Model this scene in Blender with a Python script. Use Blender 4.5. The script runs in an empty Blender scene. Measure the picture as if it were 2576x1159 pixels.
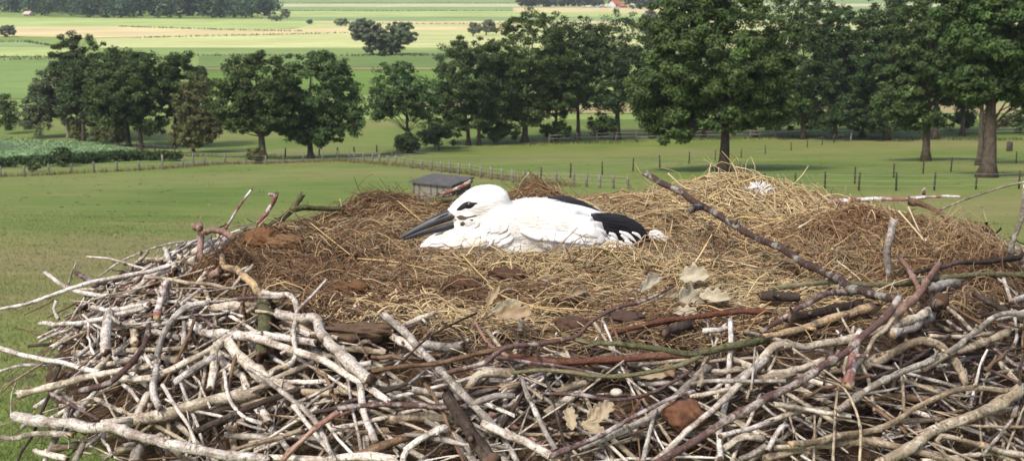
import bpy, bmesh, math, random
import numpy as np
from mathutils import Vector, Matrix
from mathutils.bvhtree import BVHTree

SC = bpy.context.scene
COL = SC.collection
rng = np.random.default_rng(7)
random.seed(7)

# ------------------------------------------------------------------ camera, sky, sun, exposure
ZC = 24.0                       # camera height above the valley floor
FPX = 3300.0                    # focal length in units of a 2576 px wide picture
PITCH = math.atan(629.5 / FPX)
CX, CY = 1288.0, 579.5
cam_data = bpy.data.cameras.new("camera")
cam = bpy.data.objects.new("camera", cam_data)
COL.objects.link(cam)
cam.location = (0, 0, ZC)
cam.rotation_euler = (math.pi / 2 - PITCH, 0, 0)
cam_data.sensor_width = 36.0
cam_data.lens = 36.0 * FPX / 2576.0
cam_data.clip_start = 0.05
cam_data.clip_end = 12000
cam_data.dof.use_dof = True
cam_data.dof.focus_distance = 4.1
cam_data.dof.aperture_fstop = 11.0
SC.camera = cam

SUN_ELEV, SUN_AZ = math.radians(50), math.radians(215)     # azimuth clockwise from +Y: from the left, behind the camera
world = bpy.data.worlds.new("World")
SC.world = world
world.use_nodes = True
wn = world.node_tree.nodes
sky = wn.new("ShaderNodeTexSky")
sky.sky_type = 'NISHITA'
sky.sun_disc = False
sky.sun_elevation = SUN_ELEV
sky.sun_rotation = SUN_AZ
sky.dust_density = 4.0
sky.air_density = 0.8
bg = wn["Background"]
world.node_tree.links.new(sky.outputs[0], bg.inputs[0])
bg.inputs[1].default_value = 0.145

sun_data = bpy.data.lights.new("sun", 'SUN')
sun_data.energy = 2.1
sun_data.angle = math.radians(7)
sun_data.color = (1.0, 0.95, 0.86)
sun = bpy.data.objects.new("sun", sun_data)
COL.objects.link(sun)
sdir = Vector((math.sin(SUN_AZ) * math.cos(SUN_ELEV), math.cos(SUN_AZ) * math.cos(SUN_ELEV), math.sin(SUN_ELEV)))
sun.rotation_euler = sdir.to_track_quat('Z', 'Y').to_euler()
sun.location = (-20, -20, 60)

SC.view_settings.view_transform = 'Standard'
SC.view_settings.look = 'None'
SC.view_settings.gamma = 1.0
SC.view_settings.use_curve_mapping = False
SC.view_settings.exposure = 0.45
SC.cycles.max_bounces = 6
SC.cycles.diffuse_bounces = 3
SC.cycles.volume_bounces = 0
SC.cycles.transparent_max_bounces = 8

# ------------------------------------------------------------------ places
CAM = Vector((0, 0, ZC))
_sp, _cp = math.sin(PITCH), math.cos(PITCH)

def ray(x, y):
    a, b = (x - CX) / FPX, (CY - y) / FPX
    return Vector((a, _cp + b * _sp, -_sp + b * _cp))

def at(x, y, Y):
    d = ray(x, y)
    return CAM + d * (Y / d.y)

def mpp(p):                      # metres per picture unit at a point
    return ((p - CAM).dot(Vector((0, _cp, -_sp)))) / FPX

def terrain(x, y):
    h = 18.5 - 0.1 * y + 0.35 * np.sin(x * 0.045 + 0.6) * np.cos(y * 0.05) + 0.12 * np.sin(x * 0.13 + y * 0.09)
    t = np.clip((h - 0.0) / 2.5 * 0.5 + 0.5, 0, 1)     # smooth maximum of slope and valley floor (z = 0)
    v = h * t + 1.25 * t * (1 - t)
    return np.maximum(v, 0)

def ground(x, y, dz=0.0):
    d = ray(x, y)
    lo, hi = 6.0, 1.0e9
    if d.z >= -1e-6:
        return None
    hi = min(6000.0, (ZC + 3) / -d.z * d.y)
    f = lambda Y: ZC + d.z * Y / d.y - float(terrain(d.x * Y / d.y, Y))
    a, b = lo, hi
    for _ in range(50):
        m = (a + b) / 2
        if f(m) > 0: a = m
        else: b = m
    p = CAM + d * (a / d.y)
    p.z = float(terrain(p.x, p.y)) + dz
    return p

# ------------------------------------------------------------------ objects
def setp(o, label=None, cat=None, group=None, kind=None):
    if label: o['label'] = label
    if cat: o['category'] = cat
    if group: o['group'] = group
    if kind: o['kind'] = kind
    return o

def empty(name, loc, label=None, cat=None, group=None):
    o = bpy.data.objects.new(name, None)
    COL.objects.link(o)
    o.location = loc
    o.empty_display_size = 0.1
    return setp(o, label, cat, group)

def np_mesh(name, verts, faces_list, col=None, smooth=True, mats=None, midx=None, bark=None):
    """faces_list: arrays (n,k) of vertex indices, any k"""
    me = bpy.data.meshes.new(name)
    verts = np.asarray(verts, np.float32).reshape(-1, 3)
    faces_list = [np.asarray(f, np.int32) for f in faces_list if len(f)]
    nl = sum(f.size for f in faces_list)
    npoly = sum(len(f) for f in faces_list)
    me.vertices.add(len(verts)); me.vertices.foreach_set('co', verts.ravel())
    me.loops.add(nl); me.polygons.add(npoly)
    me.loops.foreach_set('vertex_index', np.concatenate([f.ravel() for f in faces_list]))
    tot = np.concatenate([np.full(len(f), f.shape[1], np.int32) for f in faces_list])
    start = np.concatenate([[0], np.cumsum(tot)[:-1]]).astype(np.int32)
    me.polygons.foreach_set('loop_start', start)
    try:
        me.polygons.foreach_set('loop_total', tot)
    except Exception:
        pass
    if smooth: me.polygons.foreach_set('use_smooth', np.ones(npoly, bool))
    if midx is not None: me.polygons.foreach_set('material_index', np.asarray(midx, np.int32))
    if col is not None:
        a = me.color_attributes.new('Col', 'FLOAT_COLOR', 'POINT')
        c = np.ones((len(verts), 4), np.float32); c[:, :3] = col
        a.data.foreach_set('color', c.ravel())
    if bark is not None:
        a = me.attributes.new('bark', 'FLOAT_VECTOR', 'POINT'); a.data.foreach_set('vector', np.asarray(bark, np.float32).ravel())
    for m in (mats or []): me.materials.append(m)
    me.update(calc_edges=True)
    return me

def add_mesh(name, me, parent=None, mat=None, loc=None):
    o = bpy.data.objects.new(name, me)
    COL.objects.link(o)
    if mat is not None: me.materials.append(mat)
    if parent is not None: o.parent = parent
    if loc is not None: o.location = loc
    return o

def rel(v, parent):
    return np.asarray(v, np.float64).reshape(-1, 3) - np.array(parent.location)

def tubes(P, R, S=6, cap=True):
    P = np.asarray(P, float); R = np.asarray(R, float)
    if P.ndim == 2: P = P[None]; R = R[None]
    N, K, _ = P.shape
    T = np.gradient(P, axis=1)
    T /= np.linalg.norm(T, axis=2, keepdims=True) + 1e-12
    ch = P[:, -1] - P[:, 0]
    ch /= np.linalg.norm(ch, axis=1, keepdims=True) + 1e-12
    ref = np.where(np.abs(ch[:, 2:3]) < 0.75, np.array([[0, 0, 1.0]]), np.array([[0.3, 0.95, 0]]))
    n1 = np.cross(T, ref[:, None, :]); n1 /= np.linalg.norm(n1, axis=2, keepdims=True) + 1e-12
    n2 = np.cross(T, n1)
    a = np.arange(S) * 2 * math.pi / S
    V = P[:, :, None, :] + R[:, :, None, None] * (np.cos(a)[None, None, :, None] * n1[:, :, None, :] + np.sin(a)[None, None, :, None] * n2[:, :, None, :])
    V = V.reshape(-1, 3)
    base = (np.arange(N) * K * S)[:, None, None]
    k = (np.arange(K - 1) * S)[None, :, None]
    s = np.arange(S)[None, None, :]; s2 = (s + 1) % S
    F = np.stack([base + k + s, base + k + s2, base + k + S + s2, base + k + S + s], -1).reshape(-1, 4)
    caps = []
    if cap:
        b = (np.arange(N) * K * S)[:, None]
        caps = np.concatenate([b + np.arange(S)[::-1][None], b + (K - 1) * S + np.arange(S)[None]])
    return V, F, caps

def catmull(pts, n):
    """resample control points to n points, evenly along the length"""
    p = np.asarray(pts, float)
    if len(p) == 2:
        t = np.linspace(0, 1, n)[:, None]
        return p[0] * (1 - t) + p[1] * t
    q = np.vstack([2 * p[0] - p[1], p, 2 * p[-1] - p[-2]])
    out = []
    for i in range(1, len(q) - 2):
        t = np.linspace(0, 1, 14, endpoint=False)[:, None]
        a, b, c, d = q[i - 1], q[i], q[i + 1], q[i + 2]
        out.append(0.5 * (2 * b + (c - a) * t + (2 * a - 5 * b + 4 * c - d) * t ** 2 + (3 * b - a - 3 * c + d) * t ** 3))
    out = np.vstack(out + [p[-1:]])
    L = np.concatenate([[0], np.cumsum(np.linalg.norm(np.diff(out, axis=0), axis=1))])
    u = np.linspace(0, L[-1], n)
    return np.stack([np.interp(u, L, out[:, i]) for i in range(out.shape[1])], 1)

def unit(v):
    return v / (np.linalg.norm(v, axis=-1, keepdims=True) + 1e-12)

# ------------------------------------------------------------------ materials
def new_mat(name):
    m = bpy.data.materials.new(name); m.use_nodes = True
    nt = m.node_tree
    b = nt.nodes["Principled BSDF"]
    b.inputs['Specular IOR Level'].default_value = 0.25
    b.inputs['Roughness'].default_value = 0.85
    return m, nt, b

def N(nt, typ, **kw):
    n = nt.nodes.new(typ)
    for k, v in kw.items():
        if hasattr(n, k) and k not in n.inputs: setattr(n, k, v)
        else: n.inputs[k].default_value = v
    return n

def ramp(nt, fac, stops):
    r = nt.nodes.new('ShaderNodeValToRGB')
    el = r.color_ramp.elements
    while len(el) < len(stops): el.new(0.5)
    for e, (p, c) in zip(el, stops):
        e.position = p; e.color = (*c, 1) if len(c) == 3 else c
    nt.links.new(fac, r.inputs[0])
    return r.outputs[0]

def mixc(nt, fac, a, b, mode='MIX'):
    m = nt.nodes.new('ShaderNodeMix'); m.data_type = 'RGBA'; m.blend_type = mode
    for sock, v in ((m.inputs[0], fac), (m.inputs[6], a), (m.inputs[7], b)):
        if isinstance(v, bpy.types.NodeSocket): nt.links.new(v, sock)
        elif isinstance(v, (int, float)): sock.default_value = v
        else: sock.default_value = (*v, 1)
    return m.outputs[2]

def noise(nt, scale, detail=4, rough=0.6, vec=None, stretch=None, out='Fac'):
    n = nt.nodes.new('ShaderNodeTexNoise')
    n.inputs['Scale'].default_value = scale; n.inputs['Detail'].default_value = detail; n.inputs['Roughness'].default_value = rough
    if vec is None:
        vec = nt.nodes.new('ShaderNodeTexCoord').outputs['Object']
    if stretch:
        mp = nt.nodes.new('ShaderNodeMapping'); mp.inputs['Scale'].default_value = stretch
        nt.links.new(vec, mp.inputs[0]); vec = mp.outputs[0]
    nt.links.new(vec, n.inputs['Vector'])
    return n.outputs[out]

def bump(nt, b, height, strength=0.4, dist=0.01):
    n = nt.nodes.new('ShaderNodeBump')
    n.inputs['Strength'].default_value = strength; n.inputs['Distance'].default_value = dist
    nt.links.new(height, n.inputs['Height']); nt.links.new(n.outputs[0], b.inputs['Normal'])

def bark_mat(name, base, patch, dark, patch_at=0.5, scale=14, fine=90, spots=0.62, rings=False):
    m, nt, b = new_mat(name)
    n1 = noise(nt, scale, 5, 0.65); n2 = noise(nt, fine, 3, 0.7); n3 = noise(nt, scale * 2.7, 4, 0.7)
    f = ramp(nt, n1, [(patch_at - 0.06, (0, 0, 0)), (patch_at + 0.06, (1, 1, 1))])
    c = mixc(nt, f, base, patch)
    f3 = ramp(nt, n3, [(spots, (0, 0, 0)), (spots + 0.1, (1, 1, 1))])
    c = mixc(nt, f3, c, dark)
    v = ramp(nt, n2, [(0.28, (0.42, 0.40, 0.38)), (0.48, (0.92, 0.91, 0.9)), (0.75, (1.22, 1.22, 1.22))])
    c = mixc(nt, 1.0, c, v, 'MULTIPLY')
    if rings:        # cracks along the stick and rings round it
        ba = nt.nodes.new('ShaderNodeAttribute'); ba.attribute_name = 'bark'
        nr = noise(nt, 1.0, 3, .6, vec=ba.outputs['Vector'], stretch=(150, 60, 60))
        ns = noise(nt, 1.0, 4, .65, vec=ba.outputs['Vector'], stretch=(14, 230, 230))
        c = mixc(nt, ramp(nt, nr, [(.60, (0, 0, 0)), (.68, (.85, .85, .85))]), c, dark)
        c = mixc(nt, ramp(nt, ns, [(.60, (0, 0, 0)), (.70, (.7, .7, .7))]), c, base)
        c = mixc(nt, 1.0, c, ramp(nt, ns, [(.3, (.62, .6, .58)), (.5, (1.06, 1.06, 1.06))]), 'MULTIPLY')
    oi = nt.nodes.new('ShaderNodeObjectInfo')
    c = mixc(nt, 1.0, c, ramp(nt, oi.outputs['Random'], [(0.0, (0.72, 0.70, 0.67)), (0.35, (1.06, 1.02, 0.95)), (0.65, (0.86, 0.84, 0.82)), (1.0, (1.12, 1.12, 1.11))]), 'MULTIPLY')
    nt.links.new(c, b.inputs['Base Color'])
    bump(nt, b, n2, 0.8, 0.005)
    b.inputs['Roughness'].default_value = 0.85
    b.inputs['Specular IOR Level'].default_value = 0.12
    return m

def plain(name, col, var=0.25, scale=20, rough=0.85, bumpd=0.0, spec=0.25, stretch=None):
    m, nt, b = new_mat(name)
    n = noise(nt, scale, 5, 0.65, stretch=stretch)
    lo = tuple(c * (1 - var) for c in col); hi = tuple(min(1, c * (1 + var)) for c in col)
    nt.links.new(ramp(nt, n, [(0.25, lo), (0.75, hi)]), b.inputs['Base Color'])
    b.inputs['Roughness'].default_value = rough; b.inputs['Specular IOR Level'].default_value = spec
    if bumpd: bump(nt, b, n, 0.6, bumpd)
    return m

def attr_mat(name, rough=0.75, spec=0.25, translucent=0.0):
    m, nt, b = new_mat(name)
    a = nt.nodes.new('ShaderNodeAttribute'); a.attribute_name = 'Col'
    nt.links.new(a.outputs['Color'], b.inputs['Base Color'])
    b.inputs['Roughness'].default_value = rough; b.inputs['Specular IOR Level'].default_value = spec
    if translucent:
        t = nt.nodes.new('ShaderNodeBsdfTranslucent'); nt.links.new(a.outputs['Color'], t.inputs[0])
        mx = nt.nodes.new('ShaderNodeMixShader'); mx.inputs[0].default_value = translucent
        nt.links.new(b.outputs[0], mx.inputs[1]); nt.links.new(t.outputs[0], mx.inputs[2])
        nt.links.new(mx.outputs[0], nt.nodes['Material Output'].inputs[0])
    return m

M_LEAF = attr_mat("foliage", 0.6, 0.3, 0.22)
M_BLADE = attr_mat("dry blades", 0.65, 0.3)
M_TRUNK = bark_mat("tree bark", (0.07, 0.055, 0.042), (0.11, 0.095, 0.075), (0.035, 0.03, 0.024), 0.5, 2.2, 12, 0.6)
M_BIRCH = bark_mat("pale bark", (0.32, 0.29, 0.26), (0.45, 0.42, 0.38), (0.08, 0.07, 0.06), 0.5, 2.2, 12, 0.58)
# ------------------------------------------------------------------ ground and fields
def build_ground():
    ys = np.concatenate([[-300, -100, -40, -10, 0], np.linspace(4, 60, 57), np.linspace(61, 260, 160), np.geomspace(265, 5200, 60)])
    us = np.concatenate([[-6, -4, -3, -2, -1.4], np.linspace(-1.0, 1.0, 121), [1.4, 2, 3, 4, 6]])
    U, Yg = np.meshgrid(us, ys)
    X = U * (np.abs(Yg) * 0.55 + 12)
    Z = np.where(Yg > 0, terrain(X, np.maximum(Yg, 0)), terrain(X, Yg * 0.0) - 0.02 * np.abs(Yg))
    V = np.stack([X, Yg, Z], -1).reshape(-1, 3)
    nr, nc = U.shape
    i = np.arange((nr - 1) * nc).reshape(nr - 1, nc)[:, :-1]
    F = np.stack([i, i + 1, i + nc + 1, i + nc], -1).reshape(-1, 4)
    # r = dryness of the turf
    dry = np.zeros(len(V))
    for (px, py, a, sx, sy) in ((120, 665, .62, 11, 8), (360, 612, .55, 9, 4.5), (60, 760, .5, 5, 3.0), (760, 572, .5, 9, 3), (2450, 520, .5, 14, 9), (2250, 500, .45, 12, 8),
                               (1450, 400, .5, 25, 7), (1700, 385, .5, 25, 6), (2250, 365, .45, 25, 8), (1250, 455, .6, 9, 2.5), (1000, 412, .5, 12, 2)):
        g = ground(px, py)
        dry = np.maximum(dry, a * np.exp(-((V[:, 0] - g.x) / sx) ** 2 - ((V[:, 1] - g.y) / sy) ** 2))
    c = np.stack([dry, dry, dry], 1)
    m, nt, b = new_mat("pasture")
    at_ = nt.nodes.new('ShaderNodeAttribute'); at_.attribute_name = 'Col'
    nb = noise(nt, 0.055, 4, 0.6); nm = noise(nt, 0.6, 5, 0.7); nf = noise(nt, 9, 4, 0.75)
    ns = noise(nt, 1.0, 4, 0.7, stretch=(0.12, 0.9, 1))
    g = ramp(nt, nb, [(0.32, (0.112, 0.176, 0.030)), (0.5, (0.160, 0.214, 0.047)), (0.68, (0.225, 0.228, 0.080))])
    dm = nt.nodes.new('ShaderNodeMath'); dm.operation = 'MULTIPLY_ADD'
    nt.links.new(nm, dm.inputs[0]); dm.inputs[1].default_value = 0.9; dm.inputs[2].default_value = -0.45
    da = nt.nodes.new('ShaderNodeMath'); da.operation = 'ADD'; da.use_clamp = True
    nt.links.new(at_.outputs['Fac'], da.inputs[0]); nt.links.new(dm.outputs[0], da.inputs[1])
    g = mixc(nt, da.outputs[0], g, (0.255, 0.212, 0.105))
    s = ramp(nt, ns, [(0.3, (0.72, 0.76, 0.72)), (0.7, (1.22, 1.18, 1.15))])
    g = mixc(nt, 0.8, g, s, 'MULTIPLY')
    f = ramp(nt, nf, [(0.3, (0.68, 0.70, 0.66)), (0.7, (1.25, 1.22, 1.2))])
    g = mixc(nt, 0.8, g, f, 'MULTIPLY')
    nt.links.new(g, b.inputs['Base Color'])
    bump(nt, b, nf, 0.8, 0.05)
    me = np_mesh("pasture", V, [F], c, True, [m])
    return setp(add_mesh("ground", me), kind='structure')

build_ground()

_fm = {}
def field_mat(col, var=0.14):
    k = (col, var)
    if k not in _fm:
        m, nt, b = new_mat("field crop")
        n1 = noise(nt, 0.02, 4, 0.6); n2 = noise(nt, 0.3, 4, 0.65, stretch=(0.04, 0.5, 1)); n3 = noise(nt, 0.9, 4, 0.7)
        lo = tuple(c * (1 - var * 1.2) for c in col); hi = tuple(min(0.9, c * (1 + var)) for c in col)
        c = ramp(nt, n1, [(0.3, lo), (0.7, hi)])
        c = mixc(nt, 0.9, c, ramp(nt, n2, [(0.3, (0.84, 0.86, 0.82)), (0.7, (1.12, 1.1, 1.1))]), 'MULTIPLY')
        c = mixc(nt, 0.7, c, ramp(nt, n3, [(0.3, (0.85, 0.87, 0.85)), (0.7, (1.12, 1.12, 1.1))]), 'MULTIPLY')
        nt.links.new(c, b.inputs['Base Color']); b.inputs['Roughness'].default_value = 0.95
        b.inputs['Specular IOR Level'].default_value = 0.05
        _fm[k] = m
    return _fm[k]

YG = (0.52, 0.545, 0.25); HAY = (0.64, 0.54, 0.30); LG = (0.42, 0.50, 0.195); TG = (0.27, 0.36, 0.16)  # pale crop colours, brightened further to carry the sunshine on distant fields
MG = (0.24, 0.32, 0.10); DG = (0.165, 0.24, 0.082); PALE = (0.56, 0.55, 0.33)
FIELDS = [  # corners in the photograph, colour
    ([(-1900, 300), (4500, 300), (4500, -30), (-1900, -30)], MG),
    ([(600, -8), (4500, -8), (4500, -30), (600, -30)], TG),
    ([(600, 8), (4500, 8), (4500, -6), (600, -6)], TG),
    ([(600, 18), (4500, 18), (4500, 10), (600, 10)], PALE),
    ([(600, 27), (4500, 27), (4500, 19), (600, 19)], TG),
    ([(600, 43), (4500, 43), (4500, 28.5), (600, 28.5)], LG),
    ([(1290, 31), (1700, 33), (1700, 21), (1290, 20)], HAY),
    ([(660, 54), (4500, 56), (4500, 43), (660, 43)], TG),
    ([(660, 61), (4500, 62), (4500, 54), (660, 54)], HAY),
    ([(-1900, 68), (660, 76), (900, 60), (660, 50), (300, 47), (-1900, 36)], LG),
    ([(640, 92), (4500, 92), (4500, 61), (800, 61)], YG),
    ([(-1900, 96), (40, 92), (240, 96), (540, 89), (880, 84), (880, 71), (560, 76), (310, 68), (44, 68), (30, 74), (-1900, 74)], HAY),
    ([(900, 77), (1300, 80), (1300, 68), (900, 70)], HAY),
    ([(250, 122), (4500, 122), (4500, 84), (880, 84), (540, 89), (240, 98)], YG),
    ([(-1900, 118), (150, 118), (120, 107), (-1900, 104)], TG),
    ([(-1900, 146), (170, 142), (190, 119), (-1900, 120)], LG),
    ([(350, 140), (4500, 139), (4500, 121), (300, 121)], (0.24, 0.32, 0.115)),
    ([(-1900, 250), (250, 250), (250, 151), (-1900, 153)], (0.20, 0.285, 0.095)),
    ([(500, 170), (4500, 168), (4500, 142), (500, 143)], DG),
    ([(500, 177), (1400, 176), (1400, 170), (500, 171)], (0.27, 0.25, 0.12)),
    ([(500, 240), (1500, 236), (1500, 177), (500, 178)], (0.15, 0.235, 0.058)),
    ([(1000, 262), (4500, 262), (4500, 225), (1000, 225)], (0.24, 0.29, 0.12)),
    ([(1000, 287), (4500, 287), (4500, 262), (1000, 262)], (0.36, 0.31, 0.16)),
]
for k, (poly, colr) in enumerate(FIELDS):
    pts = []
    for (x, y) in poly:
        p = ground(x, y); p.z = 0.012 + 0.006 * k; pts.append(p)
    pts = np.array([list(p) for p in pts])
    me = np_mesh("field", pts, [np.arange(len(pts))[None]], None, False, [field_mat(colr)])
    if me.polygons[0].normal.z < 0: me.flip_normals()
    setp(add_mesh("field", me), kind='structure')

# ------------------------------------------------------------------ foliage
def leaf_quads(Cn, Nn, size, r, asp=0.6):
    """diamond leaves at Cn facing Nn"""
    n = len(Cn)
    a = unit(np.cross(Nn, r.normal(size=(n, 3))))
    b = np.cross(Nn, a)
    s = (size * r.uniform(0.65, 1.35, n))[:, None]
    V = np.stack([Cn - a * s, Cn - b * s * asp + Nn * s * 0.15, Cn + a * s, Cn + b * s * asp + Nn * s * 0.15], 1).reshape(-1, 3)
    F = np.arange(4 * n).reshape(n, 4)
    return V, F

def leaf_tris(Cn, Nn, size, r):
    n = len(Cn)
    a = unit(np.cross(Nn, r.normal(size=(n, 3))))
    b = np.cross(Nn, a)
    s = (size * r.uniform(0.6, 1.4, n))[:, None]
    V = np.stack([Cn - a * s * .9 - b * s * .55, Cn - a * s * .7 + b * s * .6, Cn + a * s * 1.2 + Nn * s * .2], 1).reshape(-1, 3)
    return V, np.arange(3 * n).reshape(n, 3)

def leaf_cols(base, n, r, var=0.28, clump=None, k=4):
    base = np.array(base)
    v = np.clip(r.normal(1, var, n), 0.45, 1.9)[:, None]
    c = base * v
    if clump is not None: c = c * clump
    warm = r.random(n) < 0.12
    c[warm] *= np.array([1.35, 1.2, 0.8])
    return np.repeat(c, k, 0)

def crown_points(cen, rad, n_cl, per, r, rc, shape='oak', hollow=0.62):
    d = unit(r.normal(size=(n_cl, 3)))
    if shape == 'oak':
        d[:, 2] = np.where(d[:, 2] < -0.25, d[:, 2] * 0.75, d[:, 2])
    rr = hollow + (1.0 - hollow) * r.random(n_cl) ** 0.6
    inner = r.random(n_cl) < 0.22
    rr[inner] *= 0.65
    rr *= r.uniform(0.88, 1.08, n_cl)
    P = cen + d * rr[:, None] * rad
    cr = rc * r.uniform(0.65, 1.35, n_cl)
    idx = np.repeat(np.arange(n_cl), per)
    g = r.normal(size=(len(idx), 3)); g = unit(g) * (r.random(len(idx)) ** 0.5)[:, None]
    Q = P[idx] + g * cr[idx][:, None] * np.array([1.0, 1.0, 0.62])
    nrm = unit(0.75 * g + 0.45 * unit((Q - cen) / rad) + np.array([0, 0, 0.45]) + 0.55 * r.normal(size=Q.shape))
    tint = np.clip(r.normal(1, 0.13, n_cl), 0.7, 1.35)[:, None] * np.array([1, 1, 1.0]) + r.normal(0, 0.03, (n_cl, 3))
    return P, Q, nrm, tint[idx]

OAK = (0.054, 0.088, 0.023); OAKL = (0.064, 0.105, 0.031); DARK = (0.043, 0.073, 0.022); BIRCH = (0.105, 0.130, 0.062); YEL = (0.105, 0.118, 0.040); WILLOW = (0.145, 0.170, 0.105)

def tree(label, bx, by, x0, x1, ytop, ybot, colr, seed, n=9000, trunk_w=10, shape='oak', leaf=0.17, mat=None, cat='tree', group=None, name='tree',
         lobes=None, split=0, rc=None, hollow=0.62, limbs=16, depth=None):
    r = np.random.default_rng(seed)
    base = ground(bx, by)
    s = mpp(base)
    root = empty(name, base, label, cat, group)
    B = np.array(base)
    H = (by - ytop) * s
    if lobes is None: lobes = [((x0 + x1) / 2, (ytop + ybot) / 2, (x1 - x0) / 2, (ybot - ytop) / 2)]
    Qs, Ns, Ts, Ps = [], [], [], []
    colr = np.array(colr) * r.uniform(.88, 1.14) * np.array([r.uniform(.88, 1.06), 1, r.uniform(.85, 1.1)])
    tot = sum(l[2] * l[3] for l in lobes)
    for (lx, ly, lrx, lrz) in lobes:
        cen = B + np.array([(lx - bx) * s, r.uniform(-.1, .1) * lrx * s, (by - ly) * s])
        rad = np.array([lrx * s, (depth or 0.85) * lrx * s, lrz * s])
        q = rc or min(0.80, 0.17 * min(rad[0], rad[2]) + 0.22)
        nn = int(2.15 * n * lrx * lrz / tot)
        n_cl = int(np.clip(3.4 * (rad[0] * rad[2]) / q ** 2, 24, 750))
        P, Q, nr, t = crown_points(cen, rad - q * 0.18, n_cl, max(10, nn // n_cl), r, q, shape, hollow)
        Ps.append(P); Qs.append(Q); Ns.append(nr); Ts.append(t)
    Q = np.vstack(Qs); Nn = np.vstack(Ns); T = np.vstack(Ts); P = np.vstack(Ps)
    keep = Q[:, 2] > B[2] + 0.25
    Q, Nn, T = Q[keep], Nn[keep], T[keep]
    V, F = leaf_tris(Q, Nn, np.full(len(Q), leaf), r)
    me = np_mesh("leaves", V - B, [F], leaf_cols(colr, len(Q), r, 0.26, T, 3), False, [M_LEAF])
    crown = add_mesh("crown", me, root)
    # trunk and limbs
    tw = trunk_w * s / 2
    top = np.array([((x0 + x1) / 2 - bx) * s * 0.6, 0, H * 0.80])
    path = catmull([(0, 0, -0.25), (r.normal(0, .1), 0, H * .12), (top[0] * .25 + r.normal(0, .2), r.normal(0, .2), H * .38), tuple(top)], 12)
    t = np.linspace(0, 1, 12)
    rad = tw * (1 - 0.9 * t) ; rad[0] *= 1.7; rad[1] *= 1.08
    rad = np.maximum(rad, 0.03)
    Vt, Ft, Ct = tubes(path, rad, 10)
    fs = [Ft]; vs = [Vt]; cs = [Ct]; off = len(Vt)
    low = np.argsort(P[:, 2])
    pick = np.concatenate([low[: limbs // 4], r.choice(len(P), limbs, replace=False)]) if limbs else []
    L, R = [], []
    for i in pick:
        e = P[i] - B
        k = int(np.clip((e[2] / H) * 12 * 0.75, 3, 9))
        st = path[k]
        if e[2] < st[2] * 0.6: continue
        mid = (st + e) / 2 + np.array([0, 0, 0.12 * np.linalg.norm(e - st)]) + r.normal(0, 0.25, 3)
        L.append(catmull([st, mid, e], 6)); R.append(np.linspace(max(0.27 * rad[k], 0.04), 0.02, 6))
    if L:
        V2, F2, C2 = tubes(np.array(L), np.array(R), 5)
        fs.append(F2 + off); vs.append(V2); cs.append(C2 + off)
    me = np_mesh("wood", np.vstack(vs), fs + cs, None, True, [mat or M_TRUNK])
    add_mesh("trunk", me, root)
    return root

def bush(label, bx, by, w, h, colr, seed, n=1500, name='bush', cat='bush', group=None, leaf=0.16, deep=0.8):
    r = np.random.default_rng(seed)
    base = ground(bx, by); s = mpp(base); B = np.array(base)
    rad = np.array([w * s / 2, deep * w * s / 2, h * s / 2])
    cen = B + np.array([0, 0, h * s * 0.5])
    q = min(0.9, 0.4 * min(rad[0], rad[2]) + 0.1)
    P, Q, nr, t = crown_points(cen, rad - q * 0.4, 60, n // 60, r, q * .8, 'bush', 0.3)
    Q[:, 2] = np.maximum(Q[:, 2], B[2] + 0.03)
    V, F = leaf_quads(Q, nr, np.full(len(Q), leaf), r)
    me = np_mesh("leaves", V - B, [F], leaf_cols(colr, len(Q), r, 0.26, t), False, [M_LEAF])
    return setp(add_mesh(name, me, None, None, base), label, cat, group)

GL, GM, GR = 'trees along the lane behind the left pasture', 'trees along the edge of the middle meadow', 'large oaks on the meadow to the right'
tree('dark oak whose crown tops the left group of trees', 196, 350, 135, 268, 84, 260, DARK, 1, 8000, 9, group=GL)
tree('grey-green birch with a pale trunk, leftmost tall tree of the left row', 172, 348, 72, 232, 142, 320, BIRCH, 2, 11000, 8, mat=M_BIRCH, group=GL,
     lobes=[(160, 225, 74, 84), (112, 268, 50, 62), (190, 290, 44, 46)])
tree('round green tree behind the birch and left of the leaning oak', 211, 359, 180, 372, 108, 300, OAK, 3, 13000, 10, group=GL, lobes=[(285, 198, 88, 92), (215, 230, 62, 85), (250, 280, 60, 50)])
tree('half-hidden oak with a straight trunk behind the spreading oak', 325, 371, 225, 400, 150, 340, DARK, 4, 8000, 14, group=GL)
tree('spreading oak with a dark trunk at the end of the clipped hedge', 355, 375, 226, 440, 126, 352, OAK, 5, 16000, 12, group=GL,
     lobes=[(335, 220, 108, 94), (295, 275, 76, 70), (380, 300, 56, 58), (360, 185, 74, 62)])
tree('round-topped dark tree between the spreading oak and the drooping tree', 440, 372, 400, 540, 115, 345, OAK, 6, 13000, 10, group=GL)
tree('small drooping brownish-green tree beside the tall wooden post', 487, 384, 432, 562, 188, 384, YEL, 7, 10000, 8, group=GL, leaf=0.17, lobes=[(500, 275, 56, 92), (485, 335, 52, 52), (522, 322, 48, 52)])
tree('dense oak with a thick dark trunk in the middle of the left row', 660, 400, 540, 745, 121, 345, OAK, 8, 16000, 20, group=GL, lobes=[(650, 215, 100, 96), (590, 270, 60, 76), (700, 285, 56, 66), (640, 310, 70, 40)])
tree('broad pale-green oak at the right end of the left row', 782, 398, 668, 918, 119, 378, OAKL, 9, 19000, 15, group=GL,
     lobes=[(795, 230, 112, 112), (738, 285, 80, 78), (862, 290, 60, 82), (820, 165, 54, 48), (795, 330, 80, 48)])
tree('slender airy young tree with dark shoots round its base', 1028, 384, 930, 1112, 136, 335, OAKL, 10, 8000, 11, group=GM, lobes=[(1018, 225, 86, 92), (965, 270, 46, 55), (1070, 265, 52, 70)], hollow=0.35)
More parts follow.
